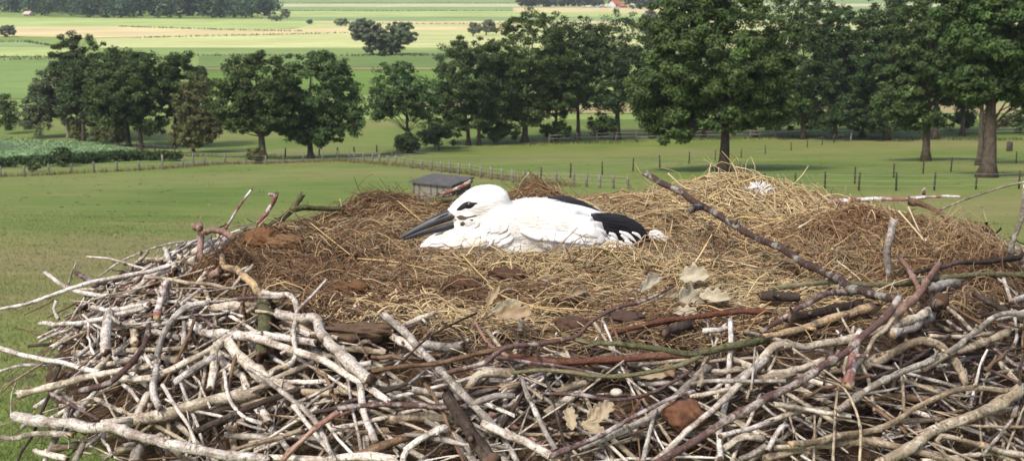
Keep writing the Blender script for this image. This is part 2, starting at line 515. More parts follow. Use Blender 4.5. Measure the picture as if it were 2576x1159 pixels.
tree('left one of two close-set oaks standing behind the dark undergrowth', 1178, 366, 1085, 1292, 82, 330, OAK, 11, 16000, 11, group=GM, lobes=[(1185, 200, 100, 118), (1130, 262, 58, 75), (1240, 255, 60, 82), (1185, 300, 70, 40)])
tree('right one of two close-set oaks behind the undergrowth, slimmer crown', 1206, 366, 1150, 1290, 110, 320, DARK, 31, 6000, 11, group=GM)
tree('tallest oak of the middle row, domed crown above the stork', 1320, 358, 1236, 1476, 20, 330, OAK, 12, 21000, 16, group=GM,
     lobes=[(1345, 130, 120, 112), (1290, 225, 78, 92), (1410, 220, 72, 88), (1330, 282, 74, 52)])
tree('dark narrow tree with a bare lower trunk right of the tallest oak', 1453, 350, 1392, 1520, 60, 275, DARK, 13, 9000, 11, group=GM, lobes=[(1452, 145, 74, 100), (1470, 230, 68, 62), (1500, 120, 50, 60)])
tree('dark open-crowned oak left of the big meadow oak', 1553, 352, 1478, 1625, 36, 300, DARK, 14, 10000, 15, group=GM, lobes=[(1545, 130, 84, 100), (1540, 230, 78, 78), (1590, 200, 50, 90)], hollow=0.5)
tree('big broad oak on the near meadow whose trunk rises behind the straw', 1818, 432, 1556, 2020, -70, 375, OAKL, 15, 44000, 27, group=GR, leaf=0.15,
     lobes=[(1810, 130, 190, 190), (1672, 230, 112, 110), (1690, 315, 72, 62), (1920, 235, 100, 110), (1725, 60, 120, 110), (1835, 290, 120, 55)])
tree('dark oak behind the big meadow oak, trunk at the rail fence', 2020, 350, 1880, 2110, 0, 340, DARK, 16, 20000, 13, group=GR, lobes=[(1995, 140, 125, 155), (1950, 260, 80, 80), (2050, 270, 80, 75), (2040, 60, 90, 90)])
tree('shaded tree behind the rail fence right of the big meadow oak', 2100, 350, 2040, 2215, 10, 345, DARK, 17, 18000, 12, group=GR, lobes=[(2120, 150, 105, 150), (2100, 275, 90, 72)])
tree('dark oak filling the gap behind the slim-trunked oak', 2230, 352, 2130, 2340, -30, 350, DARK, 18, 20000, 12, group=GR, lobes=[(2235, 130, 110, 160), (2215, 290, 95, 65)])
tree('slim-trunked oak left of the thickest oak on the right', 2329, 406, 2190, 2450, -60, 345, OAKL, 19, 26000, 20, group=GR, leaf=0.155,
     lobes=[(2330, 110, 125, 150), (2255, 240, 70, 90), (2300, 290, 70, 55), (2390, 200, 70, 100)])
tree('oak trunk half hidden behind the slim-trunked oak', 2351, 350, 2270, 2460, 0, 305, DARK, 20, 13000, 15, group=GR)
tree('grey trunk hidden behind the thickest oak', 2462, 416, 2390, 2570, -20, 290, OAK, 21, 13000, 15, group=GR)
tree('thickest oak at the right edge with a flared grey trunk', 2482, 446, 2355, 2690, -120, 300, OAKL, 22, 36000, 38, group=GR, leaf=0.15,
     lobes=[(2500, 60, 165, 170), (2440, 200, 88, 85), (2570, 190, 90, 120), (2420, 100, 75, 90)])
tree('oak crown cut off by the right edge of the photograph', 2640, 400, 2540, 2760, -40, 330, OAK, 23, 12000, 20, group=GR)
GD = 'dark trees in the back row behind the meadow oaks'
tree('dark back-row tree just left of the big meadow oak crown', 1640, 348, 1560, 1740, 70, 338, DARK, 91, 9000, 11, group=GD)
tree('dark back-row tree straight behind the big meadow oak trunk', 1772, 346, 1690, 1870, 60, 338, DARK, 92, 9000, 11, group=GD)
tree('dark back-row tree right behind the big meadow oak crown', 1900, 346, 1830, 2010, 50, 338, DARK, 93, 9000, 11, group=GD)
tree('dark back-row tree filling the gap before the thickest oak', 2170, 344, 2080, 2280, 30, 338, DARK, 94, 9000, 11, group=GD)
tree('dark back-row tree between the two right-hand meadow trunks', 2420, 342, 2330, 2510, 10, 322, DARK, 95, 9000, 11, group=GD)
tree('dark back-row tree just right of the tallest middle oak', 1400, 354, 1345, 1470, 90, 335, DARK, 96, 8000, 9, group=GD)
tree('grey-green willow at left of the pair far out in the fields', 935, 140, 880, 972, 44, 138, WILLOW, 24, 9000, 10, group='two willows standing together in the fields', leaf=0.3, lobes=[(925, 82, 44, 38), (938, 115, 26, 26), (905, 72, 26, 24)], hollow=0.35)
tree('wider grey-green willow at right of the far pair', 985, 139, 945, 1056, 52, 138, WILLOW, 25, 9000, 10, group='two willows standing together in the fields', leaf=0.3, lobes=[(1000, 90, 52, 38), (985, 115, 34, 26)], hollow=0.35)
tree('small dark tree standing alone before the far village wood', 1438, 13, 1430, 1446, -6, 11, OAK, 26, 600, 3, leaf=0.8, limbs=3)
tree('grey-green tree peeping over the middle trees, left of two', 1190, 92, 1176, 1212, 56, 88, WILLOW, 27, 1800, 4, leaf=0.35, limbs=4, group='two small trees behind the middle row')
tree('grey-green tree peeping over the middle trees, right of two', 1222, 90, 1208, 1246, 50, 86, WILLOW, 28, 1800, 4, leaf=0.35, limbs=4, group='two small trees behind the middle row')
tree('small pale-crowned tree left of the big meadow oak top', 1632, 120, 1605, 1662, 22, 110, WILLOW, 29, 3000, 6, leaf=0.3, limbs=6)

GB = 'bushes at the far side of the left pasture'
bush('upright bush at the left edge beyond the beet crop', 22, 338, 66, 116, OAK, 41, 3600, group=GB)
bush('loose willow bush between the edge bush and the birch', 88, 348, 104, 110, BIRCH, 42, 3600, group=GB)
bush('pale scrub in front of the birch trunk', 200, 356, 60, 55, YEL, 43, 1500, group=GB)
bush('pale scrub under the half-hidden oak', 258, 362, 80, 52, YEL, 44, 1600, group=GB)
bush('low scrub between the pale trunks and the spreading oak', 300, 366, 60, 48, BIRCH, 45, 1300, group=GB)
bush('round dark bush growing out of the clipped hedge', 160, 420, 52, 56, DARK, 46, 2600, group=GB)
bush('low round shrub in the hedge near the left edge', 84, 432, 40, 34, OAK, 56, 1400, group=GB)
bush('brownish bush round the foot of the thick dark trunk', 642, 412, 56, 44, YEL, 47, 1300, group=GB)
GU = 'undergrowth under the middle trees'
bush('dark shoots at the base of the slender young tree', 1022, 387, 78, 62, DARK, 48, 3600, group=GU)
bush('wide dark thicket left of the two close-set oaks', 1105, 374, 140, 74, DARK, 49, 5600, group=GU)
bush('dark thicket between the close-set oaks and the tallest oak', 1255, 362, 125, 66, DARK, 50, 5200, group=GU)
bush('green thicket right of the tallest oak', 1402, 355, 100, 56, OAK, 51, 4000, group=GU)
bush('thin bush in front of the dark open-crowned oak', 1515, 352, 100, 74, OAK, 52, 3400, group=GU)
bush('shaded thicket behind the rail fence under the big meadow oak', 1715, 346, 240, 130, DARK, 53, 9000, group=GU)
bush('shaded thicket behind the rail fence at the dark oaks', 1985, 342, 240, 135, DARK, 54, 9000, group=GU)
bush('bright green thicket behind the slim-trunked oak', 2165, 342, 190, 105, OAK, 55, 7000, group=GU)
bush('green scrub seen between the two right-hand trunks', 2420, 332, 140, 66, OAKL, 57, 3800, group=GU)
bush('dark scrub right of the thickest trunk', 2575, 336, 150, 80, DARK, 58, 3800, group=GU)
GF = 'far bushes out in the fields'
bush('round bush at the left edge of the pale hay field', 20, 94, 52, 34, WILLOW, 61, 1800, group=GF, leaf=0.45)
bush('round far bush right of the big wood', 718, 50, 30, 28, WILLOW, 62, 700, group=GF, leaf=0.5)
bush('low willow scrub at the right foot of the big wood', 690, 54, 62, 16, WILLOW, 63, 700, group=GF, leaf=0.5)
bush('tiny round bush in the pale field', 779, 61, 18, 12, WILLOW, 64, 300, group=GF, leaf=0.5)
bush('domed willow bush left of the willow pair', 862, 67, 46, 22, WILLOW, 65, 900, group=GF, leaf=0.45)
bush('small dark bush at the foot of the willow pair', 962, 142, 24, 14, DARK, 66, 500, group=GF, leaf=0.3)

# far woods that read as one mass
def wood(name, spots, colr, seed, leaf, per=380):
    r = np.random.default_rng(seed)
    Vs, Cs = [], []
    for (bx, by, w, h) in spots:
        g = ground(bx, by); s = mpp(g); B = np.array(g)
        rad = np.array([w * s / 2, w * s / 2, h * s / 2]); cen = B + np.array([0, r.uniform(-4, 8), h * s * 0.45])
        q = 0.34 * rad[0]
        P, Q, nr, t = crown_points(cen, rad - q * .25, 26, per // 26, r, q, 'bush', 0.45)
        Q[:, 2] = np.maximum(Q[:, 2], 0.2)
        V, F = leaf_quads(Q, nr, np.full(len(Q), leaf), r, 0.8)
        Vs.append(V); Cs.append(leaf_cols(np.array(colr) * r.uniform(0.6, 1.45) * np.array([r.uniform(.85, 1.2), 1, 1]), len(Q), r, 0.25, t))
    V = np.vstack(Vs)
    me = np_mesh(name, V, [np.arange(len(V)).reshape(-1, 4)], np.vstack(Cs), False, [M_LEAF])
    return setp(add_mesh(name, me), kind='stuff')

r_ = np.random.default_rng(5)
sp = []
for x in np.arange(-330, 690, 15):
    bb = 36 + 9 * min(1, max(0, (x + 20) / 250)) if x < 300 else 46
    for row in range(3):
        sp.append((x + r_.uniform(-9, 9), bb - row * 5 + r_.uniform(-1, 1), r_.uniform(34, 58), r_.uniform(52, 84)))
sp = [q for q in sp if not (q[0] < 70 and q[1] > 33)] + [(x, 32, 40, 60) for x in (-20, 10, 40)]
wood("far_wood", sp, (0.058, 0.105, 0.058), 71, 0.7)
sp = [(x + r_.uniform(-5, 5), 17 + 3 * (x > 1560) + r_.uniform(-1.5, 1), r_.uniform(24, 40), r_.uniform(24, 40)) for x in np.arange(1314, 1505, 9)]
sp += [(x, 8, 46, 42) for x in np.arange(1500, 1700, 20)] + [(x, 24, 30, 34) for x in (1590, 1612, 1630, 1650, 1668, 1690)]
wood("village_wood", sp, (0.062, 0.088, 0.048), 72, 0.9)
sp = [(x + r_.uniform(-8, 8), -3, r_.uniform(30, 50), r_.uniform(8, 14)) for x in np.arange(760, 1000, 16)]
wood("distant_treeline", sp, (0.05, 0.075, 0.045), 73, 1.2, 200)

# ------------------------------------------------------------------ ditch banks with rough grass between the fields
def tufts(name, lines, n, h, colr, seed, wid=1.0, blade=0.03, col2=None):
    r = np.random.default_rng(seed)
    P = []
    for ln in lines:
        pts = [np.array(ground(*q)) for q in ln]
        Ls = [np.linalg.norm(b - a) for a, b in zip(pts[:-1], pts[1:])]
        for a, b, L in zip(pts[:-1], pts[1:], Ls):
            k = max(4, int(n * L))
            t = r.random(k)[:, None]
            q = a + (b - a) * t
            q[:, 1] += r.normal(0, wid, k); q[:, 0] += r.normal(0, wid * .4, k)
            P.append(q)
    P = np.vstack(P)
    P[:, 2] = terrain(P[:, 0], P[:, 1])
    k = len(P)
    hh = h * r.uniform(0.5, 1.3, k)
    lean = r.normal(0, 0.35, (k, 2)) * hh[:, None]
    ang = r.uniform(0, math.pi, k)
    d = np.stack([np.cos(ang), np.sin(ang), 0 * ang], 1) * blade * r.uniform(.6, 1.5, k)[:, None]
    tip = P + np.stack([lean[:, 0], lean[:, 1], hh], 1)
    V = np.stack([P - d, P + d, tip], 1).reshape(-1, 3)
    c = np.array(colr) * np.clip(r.normal(1, .25, k), .5, 1.7)[:, None]
    if col2 is not None:
        sel = r.random(k) < 0.35; c[sel] = np.array(col2) * np.clip(r.normal(1, .25, sel.sum()), .5, 1.7)[:, None]
    me = np_mesh(name, V, [np.arange(3 * k).reshape(-1, 3)], np.repeat(c, 3, 0), False, [M_LEAF])
    return setp(add_mesh(name, me), kind='stuff')

tufts("ditch_grass", [[(-1500, 152), (190, 145)], [(-1500, 107), (60, 106), (150, 119)], [(330, 97), (880, 84)], [(300, 68), (560, 76), (760, 80)], [(500, 141), (1300, 141)], [(600, 9), (1320, 9)],
                      [(600, 28), (1300, 28)], [(-300, 155), (190, 150)], [(900, 61), (1300, 62)]], 3.0, 0.9, (0.07, 0.095, 0.04), 81, 1.0, 0.25, (0.12, 0.12, 0.05))
# ------------------------------------------------------------------ crop, hedge, verges, lane
def beet_crop():
    r = np.random.default_rng(91)
    A, B_, C_, D_ = [np.array(ground(*q)) for q in ((-500, 430), (345, 384), (225, 367), (-500, 318))]
    rows = []
    u = np.arange(0, 1, 0.5 / np.linalg.norm(D_ - A)); v = np.arange(0, 1, 0.42 / np.linalg.norm(B_ - A))
    U, Vv = np.meshgrid(u, v, indexing='ij')
    P = (A[None, None] * (1 - U[..., None]) + D_ * U[..., None]) * (1 - Vv[..., None]) + (B_ * (1 - U[..., None]) + C_ * U[..., None]) * Vv[..., None]
    P = P.reshape(-1, 3) + r.normal(0, .07, (U.size, 3))
    if len(P) > 9500: P = P[r.choice(len(P), 9500, replace=False)]
    P[:, 2] = terrain(P[:, 0], P[:, 1])
    k = 6
    idx = np.repeat(np.arange(len(P)), k)
    a = r.uniform(0, 2 * math.pi, len(idx))
    out = np.stack([np.cos(a), np.sin(a), np.zeros_like(a)], 1)
    h = r.uniform(.25, .6, len(idx))[:, None]
    Q = P[idx] + out * 0.18 + np.array([0, 0, 1.0]) * h
    nrm = unit(out * 0.35 + np.array([0, -.2, 1.0]) + .3 * r.normal(size=Q.shape))
    V, F = leaf_quads(Q, nrm, np.full(len(Q), 0.20), r, 0.55)
    me = np_mesh("beet_crop", V, [F], leaf_cols((0.175, 0.275, 0.13), len(Q), r, 0.28), False, [M_LEAF])
    setp(add_mesh("beet_crop", me), kind='stuff')
    pts = np.array([ground(*q) for q in ((-520, 440), (360, 388), (225, 365), (-520, 316))])
    me = np_mesh("crop_soil", pts + np.array([0, 0, 0.012]), [np.array([[0, 1, 2, 3]])], None, False, [plain("crop soil", (0.09, 0.135, 0.06), .3, 2)])
    setp(add_mesh("crop_soil", me), kind="structure")
beet_crop()

def hedge():
    r = np.random.default_rng(92)
    line = [(-60, 424), (60, 420), (160, 416), (260, 408), (360, 403), (420, 404), (446, 405)]
    pts = catmull([np.array(ground(*q)) for q in line], 60)
    Q, Nn, T = [], [], []
    for p in pts:
        for _ in range(5):
            c = p + np.array([r.normal(0, .3), r.normal(0, .5), r.uniform(.25, .95)])
            g = unit(r.normal(size=(46, 3))) * (r.random(46) ** .5)[:, None]
            q = c + g * np.array([.6, .6, .35]); q[:, 2] = np.maximum(q[:, 2], p[2] + .02)
            Q.append(q); Nn.append(unit(g + np.array([0, 0, .5]) + .5 * r.normal(size=(46, 3)))); T.append(np.full((46, 3), r.uniform(.75, 1.3)))
    Q = np.vstack(Q); Nn = np.vstack(Nn)
    V, F = leaf_quads(Q, Nn, np.full(len(Q), .13), r)
    B = np.array(ground(190, 414))
    me = np_mesh("hedge", V - B, [F], leaf_cols((0.040, 0.072, 0.020), len(Q), r, .28, np.vstack(T)), False, [M_LEAF])
    setp(add_mesh("hedge", me, None, None, tuple(B)), 'low clipped dark green hedge along the front of the beet crop', 'hedge')
hedge()

tufts("dry_verge_grass", [[(-60, 446), (60, 443), (180, 437), (300, 431), (420, 424), (560, 414), (700, 411), (850, 405), (960, 414), (1080, 424), (1200, 442), (1320, 458), (1450, 470)]],
      60, 0.42, (0.25, 0.19, 0.085), 82, 0.75, 0.03, (0.12, 0.14, 0.05))
tufts("lane_verge_grass", [[(430, 392), (560, 396), (700, 395)], [(150, 366), (300, 374), (440, 398)], [(960, 392), (1040, 384)]], 40, 0.5, (0.20, 0.17, 0.08), 83, 1.0, 0.035, (0.09, 0.12, 0.04))
tufts("rail_fence_weeds", [[(1290, 364), (1450, 360), (1620, 356)], [(1740, 352), (2000, 346), (2240, 350), (2576, 352)]], 30, 0.5, (0.06, 0.075, 0.03), 84, 1.0, 0.04, (0.10, 0.09, 0.045))

def near_grass():
    r = np.random.default_rng(85)
    k = 150000
    Y = 19 * (70 / 19) ** r.random(k)
    X = r.uniform(-0.46, 0.46, k) * Y
    keep = (X < -0.10 * Y) | (X > 0.30 * Y) | (Y > 34)
    X, Y = X[keep], Y[keep]
    k = len(X)
    P = np.stack([X, Y, terrain(X, Y)], 1)
    cl = np.sin(X * 1.7 + np.sin(Y * 1.1) * 2) * np.sin(Y * 1.3 + X * .6)
    hh = (0.05 + 0.05 * r.random(k)) * (1 + 0.35 * cl)
    ang = r.uniform(0, math.pi, k)
    d = np.stack([np.cos(ang), np.sin(ang), 0 * ang], 1) * 0.010
    lean = r.normal(0, .5, (k, 2)) * hh[:, None]
    tip = P + np.stack([lean[:, 0], lean[:, 1], hh], 1)
    V = np.stack([P - d, P + d, tip], 1).reshape(-1, 3)
    dryp = np.zeros(k)
    for (px, py, a, sx, sy) in ((120, 665, .62, 11, 8), (360, 612, .55, 9, 4.5), (60, 760, .5, 5, 3.0), (760, 572, .5, 9, 3), (2450, 520, .5, 14, 9)):
        g = ground(px, py)
        dryp = np.maximum(dryp, a * np.exp(-((X - g.x) / sx) ** 2 - ((Y - g.y) / sy) ** 2))
    dryp += 0.12 * cl
    sel = (r.random(k) < (0.12 + 0.75 * dryp))[:, None]
    c = np.where(sel, np.array([0.27, 0.22, 0.11]), np.array([0.125, 0.185, 0.042])) * np.clip(r.normal(1, .25, k), .5, 1.7)[:, None]
    me = np_mesh("grass", V, [np.arange(3 * k).reshape(-1, 3)], np.repeat(c, 3, 0), False, [M_LEAF])
    setp(add_mesh("grass", me), kind='stuff')
near_grass()

def meadow_weeds():
    r = np.random.default_rng(86)
    k = 3000
    Y = 34 * (170 / 34) ** r.random(k); X = r.uniform(-0.46, 0.46, k) * Y
    idx = np.repeat(np.arange(k), 9)
    sz = (.03 + .07 * r.random(k) ** 2)[idx]
    x = X[idx] + r.normal(0, 1, len(idx)) * sz * 1.6; y = Y[idx] + r.normal(0, 1, len(idx)) * sz * 1.6
    P = np.stack([x, y, terrain(x, y) + sz * .5], 1)
    nrm = unit(np.array([0, -.3, .8]) + .8 * r.normal(size=P.shape))
    V, F = leaf_quads(P, nrm, sz * .7, r, .4)
    c = np.where((r.random(k) < .35)[idx][:, None], np.array([.27, .22, .10]), np.array([.12, .175, .042])) * np.clip(r.normal(1, .25, (len(idx), 1)), .5, 1.6)
    setp(add_mesh('meadow_weeds', np_mesh('meadow_weeds', V, [F], np.repeat(c, 4, 0), False, [M_LEAF])), kind='stuff')
meadow_weeds()

def strip(name, pts, half, dz, mat):
    p = catmull([np.array(ground(*q)) for q in pts], 40)
    t = np.gradient(p, axis=0); t[:, 2] = 0; t = unit(t); nrm = np.stack([-t[:, 1], t[:, 0], 0 * t[:, 0]], 1)
    us = np.linspace(-1, 1, 7)
    V = p[:, None, :] + nrm[:, None, :] * half * us[None, :, None]
    V[..., 2] = terrain(V[..., 0], V[..., 1]) + dz
    i = np.arange(39 * 7).reshape(39, 7)[:, :-1]
    F = np.stack([i, i + 7, i + 8, i + 1], -1).reshape(-1, 4)
    me = np_mesh(name, V.reshape(-1, 3), [F], None, True, [mat])
    if me.polygons[0].normal.z < 0: me.flip_normals()
    return setp(add_mesh(name, me), kind='structure')
strip("lane", [(440, 412), (560, 408), (690, 407), (800, 403), (900, 399), (985, 391), (1060, 384)], 1.3, 0.05, plain("lane grit", (0.20, 0.185, 0.165), .2, 2.5, bumpd=.01))

# ------------------------------------------------------------------ fences
M_POST = bark_mat("weathered post", (0.17, 0.155, 0.135), (0.27, 0.25, 0.22), (0.07, 0.06, 0.05), 0.5, 4, 30, 0.6)
M_DPOST = bark_mat("dark stake", (0.055, 0.042, 0.035), (0.08, 0.06, 0.05), (0.03, 0.025, 0.02), 0.5, 4, 30, 0.6)
M_WPOST = plain("white stake", (0.6, 0.6, 0.58), .1, 8)
M_WIRE = plain("fence wire", (0.38, 0.38, 0.36), .1, 5, 0.5)
M_RAIL = bark_mat("grey rail", (0.22, 0.205, 0.185), (0.30, 0.28, 0.26), (0.10, 0.09, 0.08), 0.5, 3, 20, 0.62)

def post_mesh(r, h, S=8):
    p = np.array([(0, 0, -0.15), (0.0, 0, h * .35), (0.01, .01, h * .7), (0.0, 0, h)])
    R = np.array([r, r * 1.0, r * .96, r * .9])
    V, F, C = tubes(p, R, S)
    return np_mesh("post", V, [F, C])

def fence(name, label, posts, h, r, mat, wires, cat='fence', tall=(), special=None, rails=None, group=None):
    b0 = ground(*posts[0])
    root = empty(name, b0, label, cat, group)
    pm = post_mesh(r, h); pm.materials.append(mat)
    pos = []
    rr = np.random.default_rng(len(posts) * 7 + int(posts[0][0]))
    for i, q in enumerate(posts):
        g = ground(q[0], q[1]); pos.append(np.array(g))
        o = add_mesh("post", pm, root, None, g - b0)
        k = rr.uniform(.92, 1.08) * (1.5 if i in tall else 1)
        o.scale = (1, 1, k); o.rotation_euler = (rr.normal(0, .03), rr.normal(0, .035), rr.uniform(0, 6))
        if special and i in special:
            o.data = pm.copy(); o.data.materials.clear(); o.data.materials.append(special[i]); o['label'] = 'white plastic stake'
    pos = np.array(pos)
    for wz in wires:
        pts = []
        for a, b in zip(pos[:-1], pos[1:]):
            for t in (0, .33, .66):
                p = a + (b - a) * t; p = p.copy(); p[2] += wz - 0.05 * math.sin(math.pi * t); p[1] -= r; pts.append(p)
        pts.append(pos[-1] + np.array([0, -r, wz]))
        pts = np.array(pts)
        V, F, C = tubes(pts - np.array(b0), np.full(len(pts), 0.009), 4)
        add_mesh("wire", np_mesh("wire", V, [F, C], None, True, [M_WIRE]), root)
    for wz in (rails or []):
        for a, b in zip(pos[:-1], pos[1:]):
            d = unit(b - a)
            P = np.array([a - d * .08, (a + b) / 2, b + d * .08]); P[:, 2] += wz + rr.normal(0, .03, 3); P[:, 1] -= r + .03
            V, F, C = tubes(P - np.array(b0), np.full(3, .055), 6)
            add_mesh("rail", np_mesh("rail", V, [F, C], None, True, [M_RAIL]), root)
    return root

F1 = [(3, 446), (62, 445), (124, 440), (180, 437), (237, 434), (295, 432), (350, 429), (408, 426), (460, 422), (487, 419), (515, 416), (566, 412), (619, 412), (669, 414), (714, 409), (763, 407), (813, 404), (850, 402),
      (879, 399), (892, 403), (915, 406), (937, 408), (954, 411), (975, 414), (995, 416), (1016, 419), (1039, 424), (1062, 427), (1085, 431), (1110, 434), (1132, 436), (1154, 438), (1183, 440), (1209, 448), (1236, 452),
      (1263, 455), (1289, 460), (1320, 463), (1352, 465), (1400, 467), (1443, 468), (1475, 470), (1508, 472), (1543, 474), (1580, 476)]
fence('post_and_wire_fence', 'weathered post and wire fence running from the left edge past the wooden shed', F1, 1.05, 0.10, M_POST, (0.35, 0.65, 0.95), tall=(7, 9))
F2 = [(300, 376), (345, 378), (390, 381), (440, 386), (484, 390), (630, 396), (718, 394), (803, 391), (849, 390), (892, 389), (948, 383), (999, 380), (1104, 379)]
fence('lane_fence', 'short dark post fence on the far side of the lane under the trees', F2, 1.05, 0.10, M_DPOST, (0.4, 0.9))
F3 = [(1360, 456), (1435, 448), (1515, 440), (1592, 431), (1660, 422), (1733, 412), (1799, 404), (1864, 397), (1925, 387), (1990, 378), (2031, 371), (2068, 365), (2098, 359), (2140, 354)]
fence('stake_fence', 'line of thin dark stakes climbing past the big meadow oak to a white stake', F3, 1.25, 0.065, M_DPOST, (0.5, 0.9, 1.2), special={13: M_WPOST})
F4 = [(1840, 477), (1921, 478), (2001, 478), (2075, 477), (2160, 479), (2254, 480), (2350, 479), (2455, 477), (2563, 475), (2680, 473)]
fence('near_stake_fence', 'nearest thin stake and wire fence on the right, in front of the thickest oak', F4, 1.28, 0.07, M_DPOST, (0.35, 0.75, 1.15))
F5 = [(2150, 462), (2248, 447), (2322, 437), (2392, 432), (2470, 424), (2556, 411), (2640, 404)]
fence('second_stake_fence', 'second stake fence on the right passing behind the thickest oak', F5, 1.25, 0.065, M_DPOST, (0.6, 1.1))
F6 = [(1381, 360), (1452, 356), (1502, 354), (1549, 353), (1600, 353), (1660, 352), (1720, 350), (1780, 349), (1836, 349), (1887, 348), (1950, 346), (2020, 343), (2090, 342), (2160, 343), (2240, 345), (2330, 343), (2420, 342), (2500, 340), (2600, 340)]
fence('rail_fence', 'grey wooden rail fence along the shaded tree line on the right', F6, 1.45, 0.10, M_RAIL, (), rails=(0.6, 1.1))
setp(add_mesh("stump", post_mesh(0.42, 1.3), None, M_TRUNK, ground(2539, 380)), 'thick cut tree stump right of the thickest oak', 'stump')

# ------------------------------------------------------------------ wooden shed behind the nest
def box_bm(bm, cx, cy, cz, sx, sy, sz, bev=0.0):
    vs = [bm.verts.new((cx + a * sx / 2, cy + b * sy / 2, cz + c * sz / 2)) for a in (-1, 1) for b in (-1, 1) for c in (-1, 1)]
    for f in ((0, 1, 3, 2), (4, 6, 7, 5), (0, 4, 5, 1), (2, 3, 7, 6), (0, 2, 6, 4), (1, 5, 7, 3)):
        bm.faces.new([vs[i] for i in f])

def bm_obj(name, bm, mat, parent=None, loc=None, smooth=False):
    bmesh.ops.recalc_face_normals(bm, faces=bm.faces)
    me = bpy.data.meshes.new(name); bm.to_mesh(me); bm.free()
    if smooth:
        for p in me.polygons: p.use_smooth = True
    return add_mesh(name, me, parent, mat, loc)

def shed():
    g = ground(1112, 534)
    s = mpp(g)
    root = empty('shed', g, 'small weathered wooden field shed with a flat dark felt roof behind the stork', 'shed')
    root.rotation_euler = (0, 0, math.radians(-31))
    W, D = 97 * s / math.cos(math.radians(31)) * 0.98, 70 * s / math.sin(math.radians(31)) * 0.62   # front-left face, right face
    Hh = 80 * s
    mw = plain("shed boards", (0.235, 0.215, 0.195), .35, 3, stretch=(1, 1, 9))
    mdk = plain("shed boards painted shade", (0.085, 0.075, 0.065), .3, 4, stretch=(1, 1, 9))  # board colour darkened to paint shade on the side turned from the sun
    mb = plain("shed battens", (0.13, 0.12, 0.11), .3, 6)
    mr = plain("roofing felt", (0.105, 0.103, 0.102), .3, 2.5, 0.9, .02, .1)
    mi = plain("shed interior", (0.03, 0.027, 0.025), .2, 3)
    # local axes: x along the pale front, y along the dark side; corner nearest the camera at (W/2,-D/2)
    nb = 9
    for i in range(nb):
        h = Hh / nb
        bm = bmesh.new(); box_bm(bm, 0, -D / 2, h * (i + .5), W - .1, .03 + .008 * (i % 2), h - .012)
        bm_obj('board', bm, mw, root)
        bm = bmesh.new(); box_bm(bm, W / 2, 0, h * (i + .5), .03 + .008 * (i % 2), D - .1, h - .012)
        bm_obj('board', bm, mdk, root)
    for fx in (0.0, 0.15, 0.47, 0.64, 0.81):
        bm = bmesh.new(); box_bm(bm, -W / 2 + W * fx, -D / 2 - .045, Hh * .60, .055, .05, Hh * .78); bm_obj('batten', bm, mb, root)
    bm = bmesh.new(); box_bm(bm, 0, -D / 2 - .04, Hh * .36, W * .9, .03, .035); bm_obj('batten', bm, mb, root)
    for (x, y) in ((-W / 2, -D / 2), (W / 2, -D / 2), (W / 2, D / 2), (-W / 2, D / 2)):
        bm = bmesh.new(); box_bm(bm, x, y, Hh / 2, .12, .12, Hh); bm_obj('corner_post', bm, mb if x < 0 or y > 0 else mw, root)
    for sx, sy, cx, cy in ((W - .1, .03, 0, D / 2), (.03, D - .1, -W / 2, 0)):
        bm = bmesh.new(); box_bm(bm, cx, cy, Hh / 2, sx, sy, Hh); bm_obj('rear_wall', bm, mi, root)
    bm = bmesh.new()
    ov = .2
    z0, z1 = Hh + .02, Hh + .18
    xs, ys = W / 2 + ov, D / 2 + ov
    n = 7
    vt = [[bm.verts.new((-xs + 2 * xs * i / n, -ys + 2 * ys * j / n, z0 + (z1 - z0) * (j / n) + .012 * math.sin(i * 2.3 + j * 1.7))) for j in range(n + 1)] for i in range(n + 1)]
    for i in range(n):
        for j in range(n): bm.faces.new((vt[i][j], vt[i + 1][j], vt[i + 1][j + 1], vt[i][j + 1]))
    ret = bmesh.ops.extrude_face_region(bm, geom=list(bm.faces))
    bmesh.ops.translate(bm, verts=[v for v in ret['geom'] if isinstance(v, bmesh.types.BMVert)], vec=(0, 0, -.09))
    bm_obj('roof', bm, mr, root)
shed()

# ------------------------------------------------------------------ village in the far distance
M_ROOF = plain("clay tiles", (0.42, 0.13, 0.07), .15, 1.2)
M_RENDER = plain("house render", (0.62, 0.60, 0.58), .06, 2)
M_BRICK = plain("house brick", (0.33, 0.15, 0.10), .15, 3)
M_GLASS = plain("window glass", (0.04, 0.05, 0.06), .1, 1, .15, spec=.5)
M_TYRE = plain("tyre rubber", (0.02, 0.02, 0.02), .1, 4)

